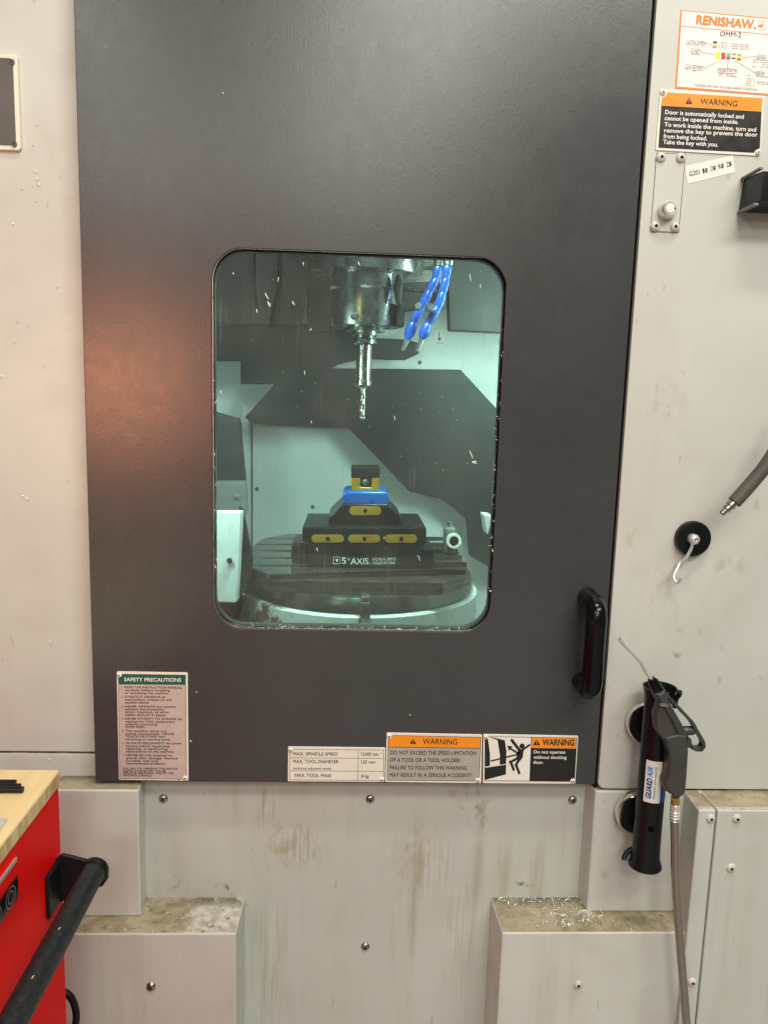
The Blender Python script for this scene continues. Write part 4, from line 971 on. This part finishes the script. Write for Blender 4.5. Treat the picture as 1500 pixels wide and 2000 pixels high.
for i in range(210):
    if i < 105: x, y = rnd.gauss(1105, 36), rnd.gauss(1790, 11)
    elif i < 170: x, y = rnd.uniform(975, 1140), rnd.gauss(1757, 4)
    elif i < 192: x, y = rnd.gauss(1145, 22), rnd.gauss(1782, 5)
    else: x, y = rnd.uniform(985, 1315), rnd.uniform(1770, 1815)
    y = min(max(y, 1753 if x < 1148 else 1783), 1817); x = min(max(x, 985), 1316)
    p_ = on_ledge(x, y); sliver(cm, p_, rnd.uniform(.002, .006) if rnd.random() < .6 else rnd.uniform(.006, .015), rnd.uniform(.0007, .0022), rnd.uniform(0, 6.28), rnd.uniform(.0003, .003), rnd.uniform(-.7, .7), HZ)
tag(cm.link('metal_chips', M['chip'], fix=False), kind='stuff')
cm = MB()
for x, y in ((290,1773),(425,1752),(440,1751),(415,1753),(170,1790),(400,1800),(350,1815),(300,1820),(245,1810),(330,1780),(450,1758)):
    sliver(cm, on_ledge(x, y+3), rnd.uniform(.003, .009), rnd.uniform(.001, .002), rnd.uniform(0, 6.28), .001, .5, HZ)
for x, y in ((155,1512),(162,1511),(174,1514),(140,1530),(180,1535)): sliver(cm, at_z(x, y+2, zB), rnd.uniform(.004, .007), .0018, rnd.uniform(-.3, .3), .001, .3, HZ)
tag(cm.link('metal_chips', M['chip'], fix=False), kind='stuff')
cm = MB(); YW = .0072
for i in range(150):                                   # along the bottom and right edge of the window
    if i < 105: p_ = Vector((rnd.uniform(WX0+.035, WX1-.03), rnd.uniform(.001, .007), WZ0+.0015+abs(rnd.gauss(0, .0016))))
    elif i < 140: p_ = Vector((WX1-.0015-abs(rnd.gauss(0, .001)), rnd.uniform(.001, .007), rnd.uniform(WZ0+.06, WZ1-.1)))
    else: p_ = Vector((WX0+.003+abs(rnd.gauss(0, .001)), rnd.uniform(.001, .007), rnd.uniform(WZ0+.06, WZ0+.42)))
    sliver(cm, p_, rnd.uniform(.0015, .006), rnd.uniform(.0005, .0011), rnd.uniform(0, 6.28), rnd.uniform(0, .001), rnd.uniform(-.8, .8), VT)
for x, y, l_, a_ in ((518,572,.012,-1.2),(523,588,.010,-1.3),(527,592,.006,-1.3),(571,588,.008,-1.2),(592,512,.006,-1.3),(700,511,.007,-1.4),(605,646,.005,.8),(544,541,.008,-1.6),(501,604,.006,-1.3),(917,880,.015,-1.1),(922,902,.008,.3),(922,902,.009,-.4),(770,812,.008,-1.3),(710,672,.010,-1.7),(608,822,.005,-1.4),(816,1085,.010,-1.0),(618,1070,.007,-1.0),(595,724,.007,-1.5),(431,762,.006,-1.5),(455,532,.004,-1.2),(750,1048,.005,-1.5),(918,535,.012,-1.6),(938,555,.007,-1.5)):
    sliver(cm, at(x, y, YW), l_*.9, .0012, a_, .0006, rnd.uniform(-.25, .25), VT)
for i in range(110):
    p_ = at(rnd.uniform(430, 950), rnd.uniform(520, 1200), YW); s_ = rnd.uniform(.0005, .0012)
    sliver(cm, p_, s_, s_*.7, rnd.uniform(0, 6.28), .0002, .2, VT)
tag(cm.link('metal_chips', M['chip'], fix=False), kind='stuff')
cm = MB()
for x, y, l_, a_ in ((67,330,.009,-1.0),(73,345,.008,-1.5),(75,355,.009,-1.4),(42,367,.004,-.8),(69,391,.004,-.9),(24,436,.004,-.4),(72,240,.005,-1),(64,282,.003,-1),(5,732,.008,-1.8),(40,966,.010,-.3),(52,970,.008,-1.1),(98,1250,.012,-1.5),(34,626,.004,-1.2),(95,1485,.006,1.2),(112,560,.003,-1.3),(28,664,.006,-1.3)):
    sliver(cm, at(x, y, .0298), l_*.8, .0013, a_, .0012, rnd.uniform(-.3, .3), VT)
for x, y, l_, a_ in ((383,1350,.003,-.9),(371,1445,.006,-.9),(206,90,.003,-1.4),(435,180,.004,-1.3),(800,1395,.003,-1)):
    sliver(cm, at(x, y, -.0002), l_*.8, .0013, a_, .0008, .2, VT)
tag(cm.link('metal_chips', M['chip'], fix=False), kind='stuff')
cm = MB()
for x, y in ((77,1876),(80,1874),(166,1730),(140,1800)):
    r_ = at(x, y, -.35); sliver(cm, Vector((hb.x, -.35, hb.z)) + Vector((.004, (166-x)*-.003, .0166)), .005, .002, 1.0, .001, .4, HZ)
tag(cm.link('metal_chips', M['chip'], fix=False), kind='stuff')
